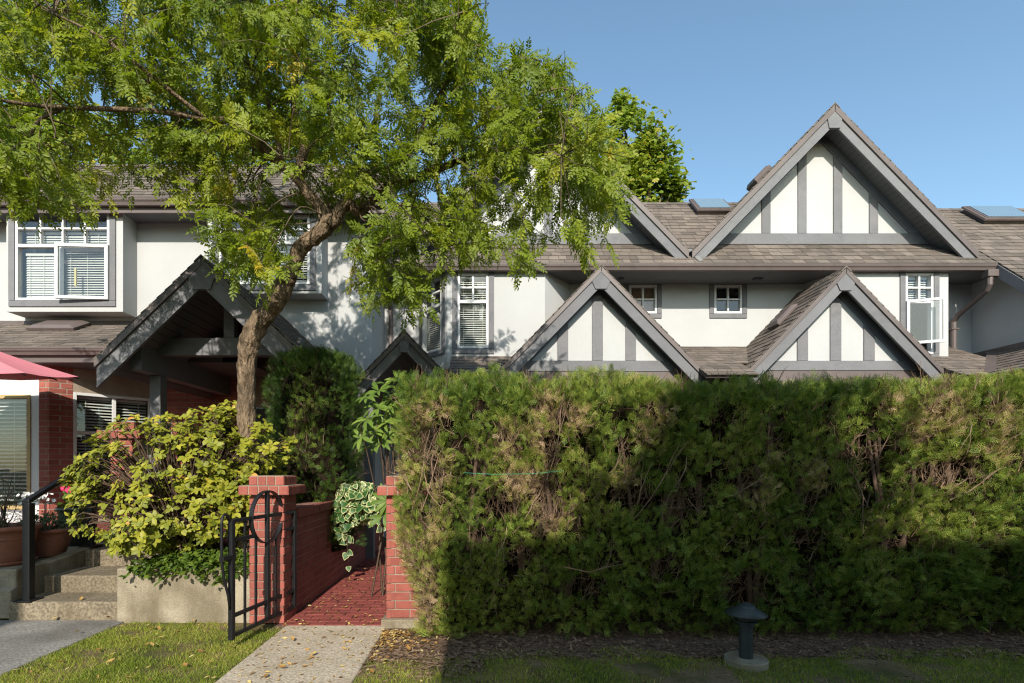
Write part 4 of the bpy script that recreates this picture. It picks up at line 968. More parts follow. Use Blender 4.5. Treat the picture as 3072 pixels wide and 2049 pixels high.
def foliage(plant, single, mass, tmpl, R, T, S, tint, mat, n_single=300, smooth=False, tvar=None, variants=7):
    sc = screen_score(T, S); order = np.argsort(-sc); pick = [i for i in order[:n_single] if sc[i] > 0]
    keep = np.ones(len(T), bool); keep[pick] = False
    if keep.any():
        o = scatter(mass, tmpl, R[keep], T[keep], S[keep], tint[keep], mat, plant, smooth, tvar); o['kind'] = 'stuff'
    if not pick: return
    tt = np.quantile(tint[pick], np.linspace(.05, .95, variants)); ms = []
    v, q, t = tmpl
    for k in range(variants):
        ti = np.full(len(v), tt[k])
        if tvar is not None: ti = ti + tvar
        ms.append(fast_mesh(single, v, np.array(q) if len(q) else None, np.array(t) if len(t) else None, ti, mat, smooth))
    for i in pick:
        k = int(np.argmin(np.abs(tt - tint[i]))); o = link(single, ms[k], plant)
        M = Matrix(R[i].tolist()).to_4x4(); o.matrix_basis = Matrix.Translation(T[i].tolist()) @ M @ Matrix.Scale(float(S[i]), 4)
def catmull(pts, per=6):
    pts = [np.array(p, float) for p in pts]; P4 = [2*pts[0]-pts[1]] + pts + [2*pts[-1]-pts[-2]]; out = []
    for i in range(1, len(P4)-2):
        for k in range(per):
            t = k/per; a, b2, c, d = P4[i-1:i+3]
            out.append(.5*((2*b2) + (c-a)*t + (2*a-5*b2+4*c-d)*t*t + (3*b2-a-3*c+d)*t**3))
    out.append(pts[-1]); return np.array(out)
def limb_path(spec, per=5):                     # (px, py, Y, radius px) -> points, radii
    c = catmull([(*P(a, b2, y), r*y/F) for a, b2, y, r in spec], per); return c[:, :3], c[:, 3]

# ------------------------------------------------------------------ the garden tree
TREE = thing('garden_tree', 'leaning tree with feathery pinnate leaves in front of the houses', 'tree', P(742,1560,5.3))
trunk_spec = [(735,1660,5.35,38),(738,1500,5.32,34),(739,1300,5.30,31),(739,1175,5.3,30),(741,1086,5.28,31),(752,1019,5.26,36),(779,965,5.25,35),(810,930,5.22,31),(833,900,5.2,31),(852,853,5.2,34),(866,830,5.2,29),(882,795,5.18,24),(896,755,5.16,27),(918,728,5.14,26),(953,704,5.12,28),(985,674,5.1,27)]
limbs = [
 [(985,674,5.1,26),(975,645,5.1,20),(955,612,5.08,17),(918,572,5.05,16),(893,536,5.0,15),(850,500,4.98,14),(808,464,4.95,13),(731,387,4.9,9.5),(680,362,4.8,9),(617,357,4.7,8.5),(489,336,4.6,8),(340,327,4.5,7),(191,323,4.4,6.5),(85,313,4.3,5.5),(-60,292,4.2,4)],
 [(985,674,5.1,24),(1008,652,5.1,20),(1029,621,5.1,18),(1047,612,5.12,17),(1068,630,5.12,15),(1087,631,5.14,14),(1119,599,5.2,13),(1150,577,5.2,13),(1206,551,5.25,12),(1283,520,5.3,11),(1385,480,5.35,9),(1451,459,5.4,8),(1563,449,5.4,6),(1680,470,5.4,4),(1780,520,5.4,3)],
 [(893,536,5.0,14),(905,480,5.1,14),(912,430,5.2,14),(900,380,5.25,12),(884,320,5.3,11),(886,200,5.4,9),(890,60,5.5,7),(900,-150,5.6,5),(930,-330,5.6,3)],
 [(850,500,4.98,9),(838,447,5.0,8),(829,383,5.0,7),(800,300,4.9,6),(740,180,4.8,5),(650,20,4.7,4),(560,-150,4.6,3)],
 [(1119,599,5.2,10),(1190,520,5.1,8),(1260,400,5.0,7),(1330,260,4.95,5.5),(1380,120,4.9,4.5),(1400,-40,4.9,3)],
 [(617,357,4.7,7),(520,280,4.5,6),(420,200,4.35,5),(300,110,4.2,4),(160,40,4.1,3)],
 [(1283,520,5.3,8),(1380,420,5.1,6.5),(1500,330,5.0,5),(1620,280,4.95,4),(1700,260,4.9,2.5)],
 [(191,323,4.4,5),(120,360,4.4,4.5),(95,400,4.4,4),(70,480,4.45,3)],
]
pt, rd = limb_path(trunk_spec, 9)
mb = MB(); mb.tube(pt, list(rd*.82), 26, True, .26); trunk = mb.build('trunk', 'bark', TREE, smooth=True)
for c, r in (((846,838,5.13),.055), ((868,846,5.16),.05), ((1040,612,5.08),.045)):      # burls
    p = P(*c); mb = MB(); prof = [(r*math.sin(a), r*.8*math.cos(a)) for a in np.linspace(math.pi, 0, 9)]
    mb.lathe(p.x, p.y, [(q, p.z+z) for q, z in prof], 12); mb.build('burl', 'bark', TREE, smooth=True)
LP = []
for sp in limbs:
    p, r = limb_path(sp, 5); mb = MB(); mb.tube(p, list(r), 12, True, .18); mb.build('limb', 'bark', TREE, smooth=True); LP.append(p[4:])
LP = np.concatenate(LP)
outline = [(-260,590),(0,590),(110,585),(250,585),(360,575),(420,520),(540,555),(620,600),(648,720),(700,800),(790,815),(850,760),(880,640),(905,610),(960,590),(1050,640),(1060,720),(1040,800),(1090,880),(1180,880),(1235,900),(1290,800),(1400,760),(1500,740),(1560,770),(1680,750),(1750,700),(1830,700),(1870,600),(1830,480),(1820,400),(1750,310),(1720,230),(1560,150),(1490,200),(1440,110),(1410,40),(1390,-120),(1250,-330),(900,-430),(400,-420),(-260,-300)]
gaps = [(590,25,50,35),(1110,150,45,60),(1120,230,40,40),(90,240,140,80),(330,260,70,50),(350,430,110,80),(220,390,130,75),(80,330,60,40),(430,610,60,40),(1180,560,40,40),(1560,560,60,60),(330,520,60,50),(960,470,45,40),(470,500,50,50)]
def in_poly(x, y, pl):
    c = False; j = len(pl)-1
    for i in range(len(pl)):
        if (pl[i][1] > y) != (pl[j][1] > y) and x < (pl[j][0]-pl[i][0])*(y-pl[i][1])/(pl[j][1]-pl[i][1])+pl[i][0]: c = not c
        j = i
    return c
rr = random.Random(5); tips = []
while len(tips) < 1380:
    a, b2 = rr.uniform(-260,1880), rr.uniform(-430,930)
    if b2 < 0 and rr.random() < .45: continue
    if not in_poly(a, b2, outline): continue
    y = min(6.6, max(3.9, rr.gauss(5.1, .62)))
    if a < 300: y -= .3
    if any(((a-g[0])/g[2])**2+((b2-g[1])/g[3])**2 < 1 for g in gaps) and rr.random() < .88: continue
    if 840 < a < 1120 and 540 < b2 < 760 and y < 5.4: continue
    if 690 < a < 960 and 380 < b2 < 620 and y < 5.25 and rr.random() < .93: continue
    if 1040 < a < 1420 and 430 < b2 < 660 and y < 5.45 and abs(b2-(640-.50*(a-1060))) < 45 and rr.random() < .8: continue
    p = P(a, b2, y); zw = p.z-.58*(9.3-y)
    if -6.6 < p.x < -4.75 and 3.6 < zw < 6.0: continue
    if -100 < a < 520 and 265 < b2 < 375 and y < 4.75 and rr.random() < .8: continue
    if a > 1180 and b2 > 390 and rr.random() < .18: continue
    if mnoise.noise(p*1.5+Vector((3,1,7))) < -.16 and rr.random() < .75: continue
    tips.append(p)
tips = np.array(tips)
# secondary branches: limb -> spread of hubs, then twigs to the tips
hubs = tips[RNG.choice(len(tips), 170, replace=False)]
mb = MB(); HP = [LP]
for h in hubs:
    d = np.linalg.norm(LP-h, axis=1); k = int(np.argmin(d)); s = LP[k]
    if d[k] < .15 or d[k] > 2.2: continue
    m1 = s*.66+h*.34+RNG.normal(0,.05,3)+np.array([0,0,.10*d[k]]); m2 = s*.3+h*.7+RNG.normal(0,.05,3)+np.array([0,0,.10*d[k]])
    c = catmull([s, m1, m2, h], 4); mb.tube(c, list(np.linspace(.009, .003, len(c))*(.6+.3*d[k])), 5, False); HP.append(c[3:])
o = mb.build('branchlets', 'twig', TREE, smooth=True); o['kind'] = 'stuff'
HP = np.concatenate(HP)
LR, LT, LS, LTI = [], [], [], []; mb = MB()
for t in tips:
    d = np.linalg.norm(HP-t, axis=1); k = int(np.argmin(d)); dirv = t-HP[k]
    if np.linalg.norm(dirv) < .05: dirv = RNG.normal(0,1,3)
    if d[k] > 1.1: continue
    ln = RNG.uniform(.28,.50); dirv = unit(unit(dirv)*.8 + RNG.normal(0,.45,3) + np.array([0,-.15,-.18])); s = t-dirv*ln*.6
    end = s+dirv*ln+np.array([0,0,-.07]); mid = s+dirv*ln*.55+np.array([0,0,.01])
    mb.tube([HP[k], s*.5+HP[k]*.5+np.array([0,0,.02]), s, mid, end], [.0045,.004,.0035,.003,.0015], 3, False)
    n = RNG.integers(12, 18); side = unit(np.cross(dirv, RNG.normal(0,1,3)))
    tt = np.clip(.35 + .28*nz([t], 1.3, 4.)[0] + RNG.normal(0,.10), 0, .8)
    if RNG.random() < .02: tt = RNG.uniform(.80,.93)
    for i in range(n):
        f = (i+.6)/n; p = s+(end-s)*f
        sd = side*(1 if i % 2 else -1) + RNG.normal(0,.35,3)
        d2 = unit(dirv*.55 + sd*.9 + np.array([0,0,-.38]))
        if i == n-1: d2 = unit(dirv+np.array([0,0,-.5]))
        LR.append((d2, unit(np.array([0,-.8,.75])+RNG.normal(0,.55,3)))); LT.append(p); LS.append(RNG.uniform(.105,.178)); LTI.append(tt+RNG.normal(0,.05))
o = mb.build('twigs', 'twig', TREE); o['kind'] = 'stuff'
Rm = frames(np.array([a for a, _ in LR]), np.array([b2 for _, b2 in LR]))
foliage(TREE, 'leaf', 'crown', pinnate(), Rm, np.array(LT), np.array(LS), np.clip(np.array(LTI),0,1), 'tree_leaf', 300)

# ------------------------------------------------------------------ trees behind the houses
def far_tree(label, base, trunk_h, blobs, n, leaf=.16, tint=.5):
    t = thing('background_tree', label, 'tree', base); b3 = np.array(base, float)
    mb = MB(); top = b3+np.array([0,0,trunk_h]); mb.tube([b3, b3*.5+top*.5+np.array([.2,0,0]), top], [.28,.2,.1], 10)
    for c, r in blobs: mb.tube([b3*.35+top*.65, (np.array(c)+top)*.5, np.array(c)], [.1,.06,.02], 6)
    mb.build('trunk', 'bark', t, smooth=True)
    T, Y = [], []; vol = np.array([r**2.2 for _, r in blobs]); pick = RNG.choice(len(blobs), n, p=vol/vol.sum())
    for k in pick:
        c, r = blobs[k]; v = unit(RNG.normal(0,1,3)); q = np.array(c)+v*r*(RNG.random()**.33)*(1+.25*RNG.normal()); T.append(q); Y.append(unit(v*.6+RNG.normal(0,.6,3)+np.array([0,-.2,-.4])))
    T = np.array(T); keep = nz(T, 1.1, 9.) > -.22; T = T[keep]; Y = np.array(Y)[keep]
    lf = quad_leaf(.7,.08); cl = join_t([xf(lf, a, -.3, .6, (0,0,0)) for a in (-.9,-.2,.6,1.5)])
    ti = np.clip(tint+.35*nz(T,.7,2.)+RNG.normal(0,.12,len(T)),0,1)
    o = scatter('crown', cl, frames(Y, np.tile([0,-.5,1.],(len(T),1))+RNG.normal(0,.4,(len(T),3))), T, RNG.uniform(.8,1.3,len(T))*leaf*2, ti, 'far_leaf', t); o['kind'] = 'stuff'
def bl(L): return [(tuple(P(a,b2,y)), r*y/F) for a, b2, y, r in L]
far_tree('broadleaf tree with yellowing top rising behind the roof ridge, right of the garden tree', (X(1900,17.5),17.5,0), 7.5, bl([(1872,330,17.5,42),(1880,400,17.5,60),(1930,430,17.5,75),(1965,480,17.5,70),(1900,520,17.5,90),(1830,560,17.8,90),(1990,570,17.5,62),(2020,560,17.5,45),(1940,600,17.5,80),(1975,395,17.4,28),(1860,300,17.5,25)]), 9000, .085, .62)
far_tree('pale leafy tree behind the far end of the left roof', (X(190,18),18,0), 8, bl([(120,380,18,110),(230,420,18,110),(330,440,18,90),(60,300,18,100),(0,400,18,120),(420,480,18,60),(200,330,18,70)]), 6500, .085, .6)
far_tree('leafy tree half hidden behind the middle of the left roof', (X(700,19),19,0), 8, bl([(560,470,19,60),(680,430,19,100),(820,400,19,110),(950,430,19,100),(760,330,19,80)]), 5000, .085, .4)

# ------------------------------------------------------------------ clipped cedar: hedge and column
def spray():
    parts = []
    def q(x0,y0,x1,y1,w0,w1,z0,z1):
        d = np.array([x1-x0,y1-y0]); d = d/np.linalg.norm(d); nn = np.array([-d[1],d[0]])
        return (np.array([(x0-nn[0]*w0,y0-nn[1]*w0,z0),(x0+nn[0]*w0,y0+nn[1]*w0,z0),(x1+nn[0]*w1,y1+nn[1]*w1,z1),(x1-nn[0]*w1,y1-nn[1]*w1,z1)]), [(0,1,2,3)], [])
    parts.append(q(0,0,0,.55,.016,.018,0,.02)); parts.append(q(0,.55,.02,1.0,.022,.006,.02,-.05))
    for i in range(4):
        y = .18+.19*i; L = .42-.055*i
        for sg in (-1,1):
            a = math.radians(38+4*i)*sg; x1, y1 = L*math.sin(a), y+L*math.cos(a)
            parts.append(q(0,y,x1,y1,.012,.026,.01,.04*sg))
    return join_t(parts)
def twig_t():
    mb = MB(); mb.tube([(0,0,0),(.03,.35,.02),(-.02,.7,.0),(.04,1,.05)], [.024,.019,.013,.006], 3, False)
    mb.tube([(.03,.35,.02),(.16,.62,.06),(.2,.85,.03)], [.009,.006,.003], 3, False); mb.tube([(-.01,.6,.0),(-.15,.8,-.04),(-.2,.98,0)], [.008,.005,.003], 3, False)
    return np.array(mb.v, float), [tuple(f) for f in mb.f], []
SPR, TWG = spray(), twig_t()
def clipped(plant, surface, n, size, holes, browns, tintbase, n_dead, seed=0.):
    """surface(n) -> points, outward normals, depth-less; holes/browns: fn(points)->0..1"""
    Pn, N = surface(n); hol = holes(Pn); br = browns(Pn)
    lump = nz(Pn, 2.6, 1.+seed); lump2 = nz(Pn, 6.5, 5.+seed)
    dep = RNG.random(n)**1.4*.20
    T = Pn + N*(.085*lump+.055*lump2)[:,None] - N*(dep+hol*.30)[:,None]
    keep = RNG.random(n) > hol*1.0 + np.clip(-lump2-.12,0,1)*2.6
    T, N, br, lump, dep = T[keep], N[keep], br[keep], lump[keep], dep[keep]; m = len(T)
    D = unit(N*.55+np.array([0,0,.60])+RNG.normal(0,.5,(m,3))); R = rot_about_y(frames(D, N+RNG.normal(0,.5,(m,3))), RNG.normal(0,.8,m))
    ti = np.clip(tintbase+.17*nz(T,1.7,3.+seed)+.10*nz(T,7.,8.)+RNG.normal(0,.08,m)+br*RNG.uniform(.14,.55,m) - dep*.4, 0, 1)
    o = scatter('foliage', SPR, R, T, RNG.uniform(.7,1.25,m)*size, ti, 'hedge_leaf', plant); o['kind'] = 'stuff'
    # dead twigs where it is brown or hollow
    Pd, Nd = surface(n_dead*5); w = .10+browns(Pd)*1.0+holes(Pd)*1.3; k = RNG.random(len(Pd)) < w/w.mean()*.2; Pd, Nd = Pd[k], Nd[k]; m = len(Pd); hd = holes(Pd)
    D = unit(Nd*.35+np.array([0,0,.9])+RNG.normal(0,.5,(m,3)))
    o = scatter('dead_twigs', TWG, frames(D, RNG.normal(0,1,(m,3))), Pd-Nd*(.04+.10*RNG.random((m,1))+hd[:,None]*.16), RNG.uniform(.6,1.8,m)*size*1.5, np.zeros(m), 'dead_twig', plant); o['kind'] = 'stuff'
HF, HT, HX0, HX1 = 4.17, 2.12, -.72, 6.6
HED = thing('cedar_hedge', 'tall clipped cedar hedge with brown bare patches right of the gateway', 'hedge', (2.5, 4.6, 0))
def hedge_surface(n):
    w = np.array([5.75*2.1, .8*2.1, 5.75*.9, 1.5*2.1]); k = RNG.choice(4, n, p=w/w.sum()); a, b2 = RNG.random(n), RNG.random(n); c = RNG.random(n)
    Pn = np.zeros((n,3)); N = np.zeros((n,3)); z = .02+b2*(HT-.02)
    left = HX0+.02+.20*np.clip((1.0-z)/1.0,0,1)**.9
    topr = HT+.03*np.sin(a*9)
    for i, (x, y, zz, nn) in enumerate(((left+a*(5.2-left), np.full(n,HF), z, (0,-1,.0)), (left, HF+a*1.0, z, (-1,0,0)), (HX0+a*(5.2-HX0), HF+b2*.9, topr, (0,0,1)), (5.2+a*(HX1-5.2), np.full(n,HF), z, (0,-1,0)))):
        m = k == i; Pn[m] = np.stack([x,y,zz],1)[m]; N[m] = nn
    # round the upper edges
    e = .16; f = (k != 2) & (Pn[:,2] > HT-e); s = (Pn[f,2]-(HT-e))/e; Pn[f] -= N[f]*(.12*s**2)[:,None]; N[f] = unit(N[f]+np.array([0,0,1.])*(s**2)[:,None])
    f = (k == 0) & (Pn[:,0] < left+.18); s = 1-(Pn[f,0]-left[f])/.18; Pn[f,1] += .10*s**2; N[f] = unit(N[f]+np.array([-1.,0,0])*(s**2)[:,None])
    f = Pn[:,2] < .5; Pn[f,1] += .12*(1-Pn[f,2]/.5)*(k[f] != 1)
    return Pn, N
def blobs_fn(L, grow=1.):
    A = np.array([(X(a,HF), Z(b2,HF), rx*grow*HF/F, rz*grow*HF/F) for a, b2, rx, rz in L])
    def fn(Q):
        d = ((Q[:,None,0]-A[None,:,0])/A[None,:,2])**2+((Q[:,None,2]-A[None,:,1])/A[None,:,3])**2
        return np.clip(1.3-d.min(1), 0, 1)*(Q[:,1] < HF+.35)
    return fn
h_holes = blobs_fn([(1268,1395,38,85),(1255,1460,30,50),(1500,1530,46,38),(1660,1360,22,50),(1640,1500,36,60),(1870,1500,60,26),(1960,1510,60,22),(2050,1535,36,60),(2115,1500,20,40),(2640,1425,26,75),(2620,1300,16,40),(2800,1440,55,28),(2905,1420,60,40),(2240,1460,30,26),(2340,1300,22,50),(1890,1350,14,50),(2180,1250,20,30),(2480,1260,18,40),(1760,1780,50,28),(2440,1630,40,30),(2700,1640,40,26),(2000,1720,40,30),(1560,1690,30,36),(2260,1790,60,50)], 1.35)
h_brown = blobs_fn([(1265,1245,75,55),(1330,1240,40,40),(1640,1235,55,70),(1620,1310,40,70),(1230,1420,45,120),(1320,1440,45,90),(1560,1460,70,60),(1520,1330,40,70),(1650,1560,60,70),(1740,1260,40,50),(2680,1210,40,50),(2850,1230,70,90),(2760,1300,40,60),(1960,1300,50,80),(2280,1480,60,60),(2000,1250,40,60),(1210,1700,40,160),(1270,1800,40,120),(1300,1600,50,80),(1880,1440,50,50),(2440,1440,50,70),(2900,1420,80,60),(3020,1300,40,120),(2340,1350,30,60)])
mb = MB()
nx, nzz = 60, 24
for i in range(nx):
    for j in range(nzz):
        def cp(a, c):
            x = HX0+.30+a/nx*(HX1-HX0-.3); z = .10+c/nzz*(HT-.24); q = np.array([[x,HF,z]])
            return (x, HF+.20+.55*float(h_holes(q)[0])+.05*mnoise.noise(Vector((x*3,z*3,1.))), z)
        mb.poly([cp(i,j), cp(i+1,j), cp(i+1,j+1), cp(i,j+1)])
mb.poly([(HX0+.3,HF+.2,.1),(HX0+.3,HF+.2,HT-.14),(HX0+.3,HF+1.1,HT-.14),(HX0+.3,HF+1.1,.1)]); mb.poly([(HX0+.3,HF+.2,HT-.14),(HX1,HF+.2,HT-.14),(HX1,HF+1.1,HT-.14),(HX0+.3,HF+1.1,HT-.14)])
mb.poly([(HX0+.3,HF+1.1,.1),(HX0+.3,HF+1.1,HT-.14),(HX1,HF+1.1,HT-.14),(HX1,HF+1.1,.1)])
mb.build('shade_core', 'hedge_shade', HED)  # solid core added against see-through, with hollow shade in its colour
for i in range(13):
    x = -.25+i*.53+rr.uniform(-.12,.12); y = HF+.30+rr.uniform(-.05,.1); mb = MB()
    for k in range(rr.choice((2,3))):
        dx = rr.uniform(-.25,.25); mb.tube([(x,y,0),(x+dx*.3,y-.05,.5),(x+dx*.8,y-.10,1.1),(x+dx*1.3,y-.08,1.8)], [.03,.024,.018,.01], 7)
    mb.build('stem', 'shrub_wood', HED, smooth=True)
clipped(HED, hedge_surface, 58000, .082, h_holes, h_brown, .44, 5200)
# loose pale branches that show on the hedge face
mb = MB()
for (a, b2, a2, b3, bow) in ((1262,1540,1300,1350,.05),(1255,1480,1340,1440,.04),(1265,1400,1330,1530,-.03),(1240,1520,1290,1290,.02),(1640,1440,1690,1180,.03),(1780,1500,1880,1320,.04),(1900,1560,2040,1330,.05),(2060,1370,1990,1520,.03),(1890,1560,1930,1390,.02),(2130,1500,2290,1440,-.04),(2420,1560,2460,1350,.02),(2540,1400,2590,1600,.03),(2770,1490,2900,1440,-.03),(2850,1500,2990,1410,.03),(1540,1600,1620,1480,.02),(1690,1700,1880,1690,-.05),(1520,1580,1480,1700,.02),(2600,1420,2640,1310,.02),(2900,1250,2870,1370,.02),(1430,1480,1520,1440,.03)):
    p0, p1 = P(a,b2,HF+.06), P(a2,b3,HF-.03); m1 = (p0+p1)/2+Vector((bow,-.05,bow)); mb.tube([p0,(p0+m1)/2+Vector((.01,-.02,0)),m1,(m1+p1)/2+Vector((-.01,-.01,.01)),p1], [.0045,.004,.0035,.003,.0015], 5, False)
    mb.tube([m1, m1*.4+p1*.6+Vector((.05,-.02,.05)), p1+Vector((.08,0,.02))], [.003,.002,.001], 4, False)
o = mb.build('bare_branches', 'dead_twig', HED, smooth=True); o['kind'] = 'stuff'
GS = thing('garden_string', 'thin green string stretched across the hedge face', 'string', P(1550,1418,HF-.1))
part(GS, 'strand', 'string', lambda m: m.tube([P(1390,1418,HF-.12), P(1480,1423,HF-.13), P(1600,1421,HF-.13), P(1690,1412,HF-.11)], .0012, 5), smooth=True)

TOP = thing('cedar_column', 'round topped clipped cedar column behind the low brick wall', 'topiary', (X(947,6.45), 6.45, .3))
tx, ty, tr, tz = X(947,6.45), 6.45, .57, Z(1062,6.2)
def col_surface(n):
    th = RNG.random(n)*2*math.pi; h = RNG.random(n); side = RNG.random(n) < .8; N = np.stack([np.cos(th), np.sin(th), np.zeros(n)],1); z0 = .45
    z = z0+h*(tz-z0); rr2 = np.full(n, tr); e = .30; f = z > tz-e; s = (z[f]-(tz-e))/e; rr2[f] = tr*np.sqrt(np.clip(1-(s*.72)**2.6,0,1)); N[f] = unit(N[f]+np.array([0,0,1.])*(s**2)[:,None]*.9)
    r2 = np.where(side, rr2, tr*.78*np.sqrt(RNG.random(n))); zz = np.where(side, z, tz); N[~side] = (0,0,1)
    return np.stack([tx+np.cos(th)*r2, ty+np.sin(th)*r2*.85, zz],1), N
mb = MB(); mb.lathe(tx, ty, [(0,.4),(tr-.17,.4),(tr-.17,tz-.35),(tr-.26,tz-.16),(0,tz-.14)], 20); mb.build('shade_core', 'hedge_shade', TOP)  # added dark core, inner shade painted into its colour
zero = lambda Q: np.zeros(len(Q))
cb = lambda Q: np.clip(1.2-((Q[:,0]-tx+.02)/.26)**2-((Q[:,2]-2.05)/.75)**2,0,1)*.55
clipped(TOP, col_surface, 13000, .088, zero, cb, .13, 300, 5.)
mb = MB(); mb.tube([(tx,ty,.0),(tx,ty,.6)], [.08,.06], 8); mb.build('stem', 'shrub_wood', TOP)
# ------------------------------------------------------------------ broadleaf shrubs
def shrub(label, name, cat, base, tips_fn, n_tips, leaf, L, mat, whorl=(5,8), stem_r=.012, spread=.8, tint=.5, n_single=300, extra=None, droop=.25, hub=None, tvar=None, outward=.6):
    t = thing(name, label, cat, base); base = np.array(base, float); pts = tips_fn(n_tips); ctr = pts.mean(0) if hub is None else np.array(hub)
    mb = MB(); 
    for p in pts:
        a = base+np.array([RNG.normal(0,.10),RNG.normal(0,.08),0]); m1 = a*.55+ctr*.25+p*.2+RNG.normal(0,.05,3); m2 = p*.72+ctr*.28+RNG.normal(0,.04,3)
        c = catmull([a,m1,m2,p], 3); mb.tube(c, list(np.linspace(stem_r,.0022,len(c))), 4, False)
    o = mb.build('stems', 'shrub_wood', t, smooth=True); o['kind'] = 'stuff'
    R, T, S, TI = [], [], [], []
    for p in pts:
        out = unit(unit(p-ctr)*outward+np.array([0,-.45,.55])+RNG.normal(0,.25,3)); a = unit(np.cross(out, RNG.normal(0,1,3))); b2 = np.cross(out,a); n = RNG.integers(*whorl); ph = RNG.random()*6.28
        tt = tint+.22*nz([p],2.2,2.)[0]+RNG.normal(0,.08)
        for i in range(n):
            th = ph+2*math.pi*i/n+RNG.normal(0,.2); d = unit(a*math.cos(th)+b2*math.sin(th)+out*RNG.uniform(.1,spread)+np.array([0,0,-droop]))
            q = p-out*RNG.uniform(0,.03); yl = RNG.random()
            R.append((d,out+RNG.normal(0,.15,3))); T.append(q); S.append(L*RNG.uniform(.65,1.15)); TI.append(tt+RNG.normal(0,.09)+(.35 if yl > .955 else 0))
        if extra:
            for i in range(extra):
                q = p-out*RNG.uniform(.04,.16)+RNG.normal(0,.012,3); d = unit(RNG.normal(0,1,3)+out*.2+np.array([0,-.2,-.3])); R.append((d,out+RNG.normal(0,.3,3))); T.append(q); S.append(L*RNG.uniform(.6,1.)); TI.append(tt-.12+RNG.normal(0,.1)+(.5 if RNG.random()>.93 else 0))
    Rm = frames(np.array([r[0] for r in R]), np.array([r[1] for r in R]))
    foliage(t, 'leaf', 'leaves', leaf, Rm, np.array(T), np.array(S), np.clip(np.array(TI),0,1), mat, n_single, True, tvar)
    return t
az_blobs = [(np.array(P(a,b2,y)), rx*y/F, rz*y/F) for a, b2, y, rx, rz in ((390,1430,5.15,150,110),(560,1400,5.1,200,130),(700,1360,5.15,150,110),(790,1350,5.3,90,80),(330,1530,5.05,110,100),(520,1540,4.95,170,110),(650,1520,5.0,110,110),(430,1330,5.3,160,80),(600,1290,5.3,160,80),(260,1420,5.15,70,50),(430,1610,4.9,100,60),(700,1460,5.05,90,80),(700,1250,5.4,70,50))]
def az_tips(n):
    out = []
    while len(out) < n:
        c, rx, rz = az_blobs[RNG.integers(len(az_blobs))]; v = unit(RNG.normal(0,1,3)); 
        if v[1] > .55: continue
        p = c+v*np.array([rx, min(.42, rx*.8), rz])*(.72+.33*RNG.random()); px, py = VX+p[0]/p[1]*F, VY-(p[2]-CAMZ)/p[1]*F
        if px < 190 or px > 885 or py > 1690 or py < 1205: continue
        if p[2] < .62: continue
        if mnoise.noise(Vector(p*3.)) < -.34: continue
        out.append(p)
    return np.array(out)
shrub('rounded shrub with yellow green leaves on the concrete planter beside the gate', 'azalea_shrub', 'shrub', (-2.95,5.25,.44), az_tips, 900, leaf_tmpl(.54,.05,.05), .071, 'azalea_leaf', tint=.35, extra=1, hub=P(540,1520,5.3), droop=.35)
rh = [P(a,b2,y) for a, b2, y in ((1100,1190,5.35),(1135,1170,5.4),(1160,1150,5.45),(1195,1140,5.5),(1130,1220,5.35),(1100,1255,5.3),(1125,1290,5.35),(1085,1310,5.3),(1150,1260,5.4),(1165,1210,5.45),(1145,1320,5.45),(1165,1300,5.5),(1175,1180,5.5),(1230,1140,5.6),(1118,1335,5.5),(1160,1500,5.3),(1150,1545,5.3),(1185,1250,5.5))]
shrub('rhododendron with long glossy leaves leaning out behind the hedge corner', 'rhododendron', 'shrub', (-.95,5.75,.0), lambda n: np.array([np.array(p) for p in rh]), len(rh), leaf_tmpl(.27,.04,.10), .175, 'rhodo_leaf', whorl=(7,11), stem_r=.012, tint=.45, hub=P(1210,1330,5.8), spread=.5, droop=.2)
# variegated ivy tumbling over the low wall
def ivy_leaf():
    ang = np.linspace(0,2*math.pi,13)[:-1]; r = np.array([.0,.30,.50,.44,.38,.40,.55,.40,.38,.44,.50,.30]); 
    out = [(0,0,0)]; pts = [(.0,0),(.30,-.10),(.52,.08),(.44,.35),(.42,.48),(.22,.72),(0,1.0),(-.22,.72),(-.42,.48),(-.44,.35),(-.52,.08),(-.30,-.10)]
    v = [(x,y,-.06*abs(x)-.10*y*y) for x,y in pts]+[(x*.62,.30+(y-.30)*.62,.02-.03*abs(x)) for x,y in pts]+[(0,.30,.03)]; k = 12
    q = [(i,(i+1)%k,k+(i+1)%k,k+i) for i in range(k)]; t = [(k+i,k+(i+1)%k,2*k) for i in range(k)]
    tv = np.array([.62]*12+[.05]*12+[-.05]); return (np.array(v,float), q, t), tv
IV, IVT = ivy_leaf()
t = thing('variegated_ivy', 'cream edged ivy tumbling over the low brick wall', 'ivy', (-1.8,6.4,0))
R, T, S, TI = [], [], [], []; mb = MB()
for i in range(420):
    v = unit(RNG.normal(0,1,3)); v[1] = -abs(v[1]); p = np.array(P(1075, 1505, 6.35))+v*np.array([.36,.30,.27])*(.55+.45*RNG.random())
    if p[2] < 1.0 and p[0] < -1.78: p[0] = -1.76
    if p[0] < -1.6 and i % 3 == 0: p[2] -= .35*RNG.random()
    d = unit(np.array([RNG.normal(.15,.5), -.45+RNG.normal(0,.3), -.75])); T.append(p); R.append((d, unit(np.array([.25,-1.,.55])+RNG.normal(0,.6,3)))); S.append(RNG.uniform(.055,.11)); TI.append(np.clip(RNG.normal(.16,.13),0,.9) if RNG.random() > .15 else .5)
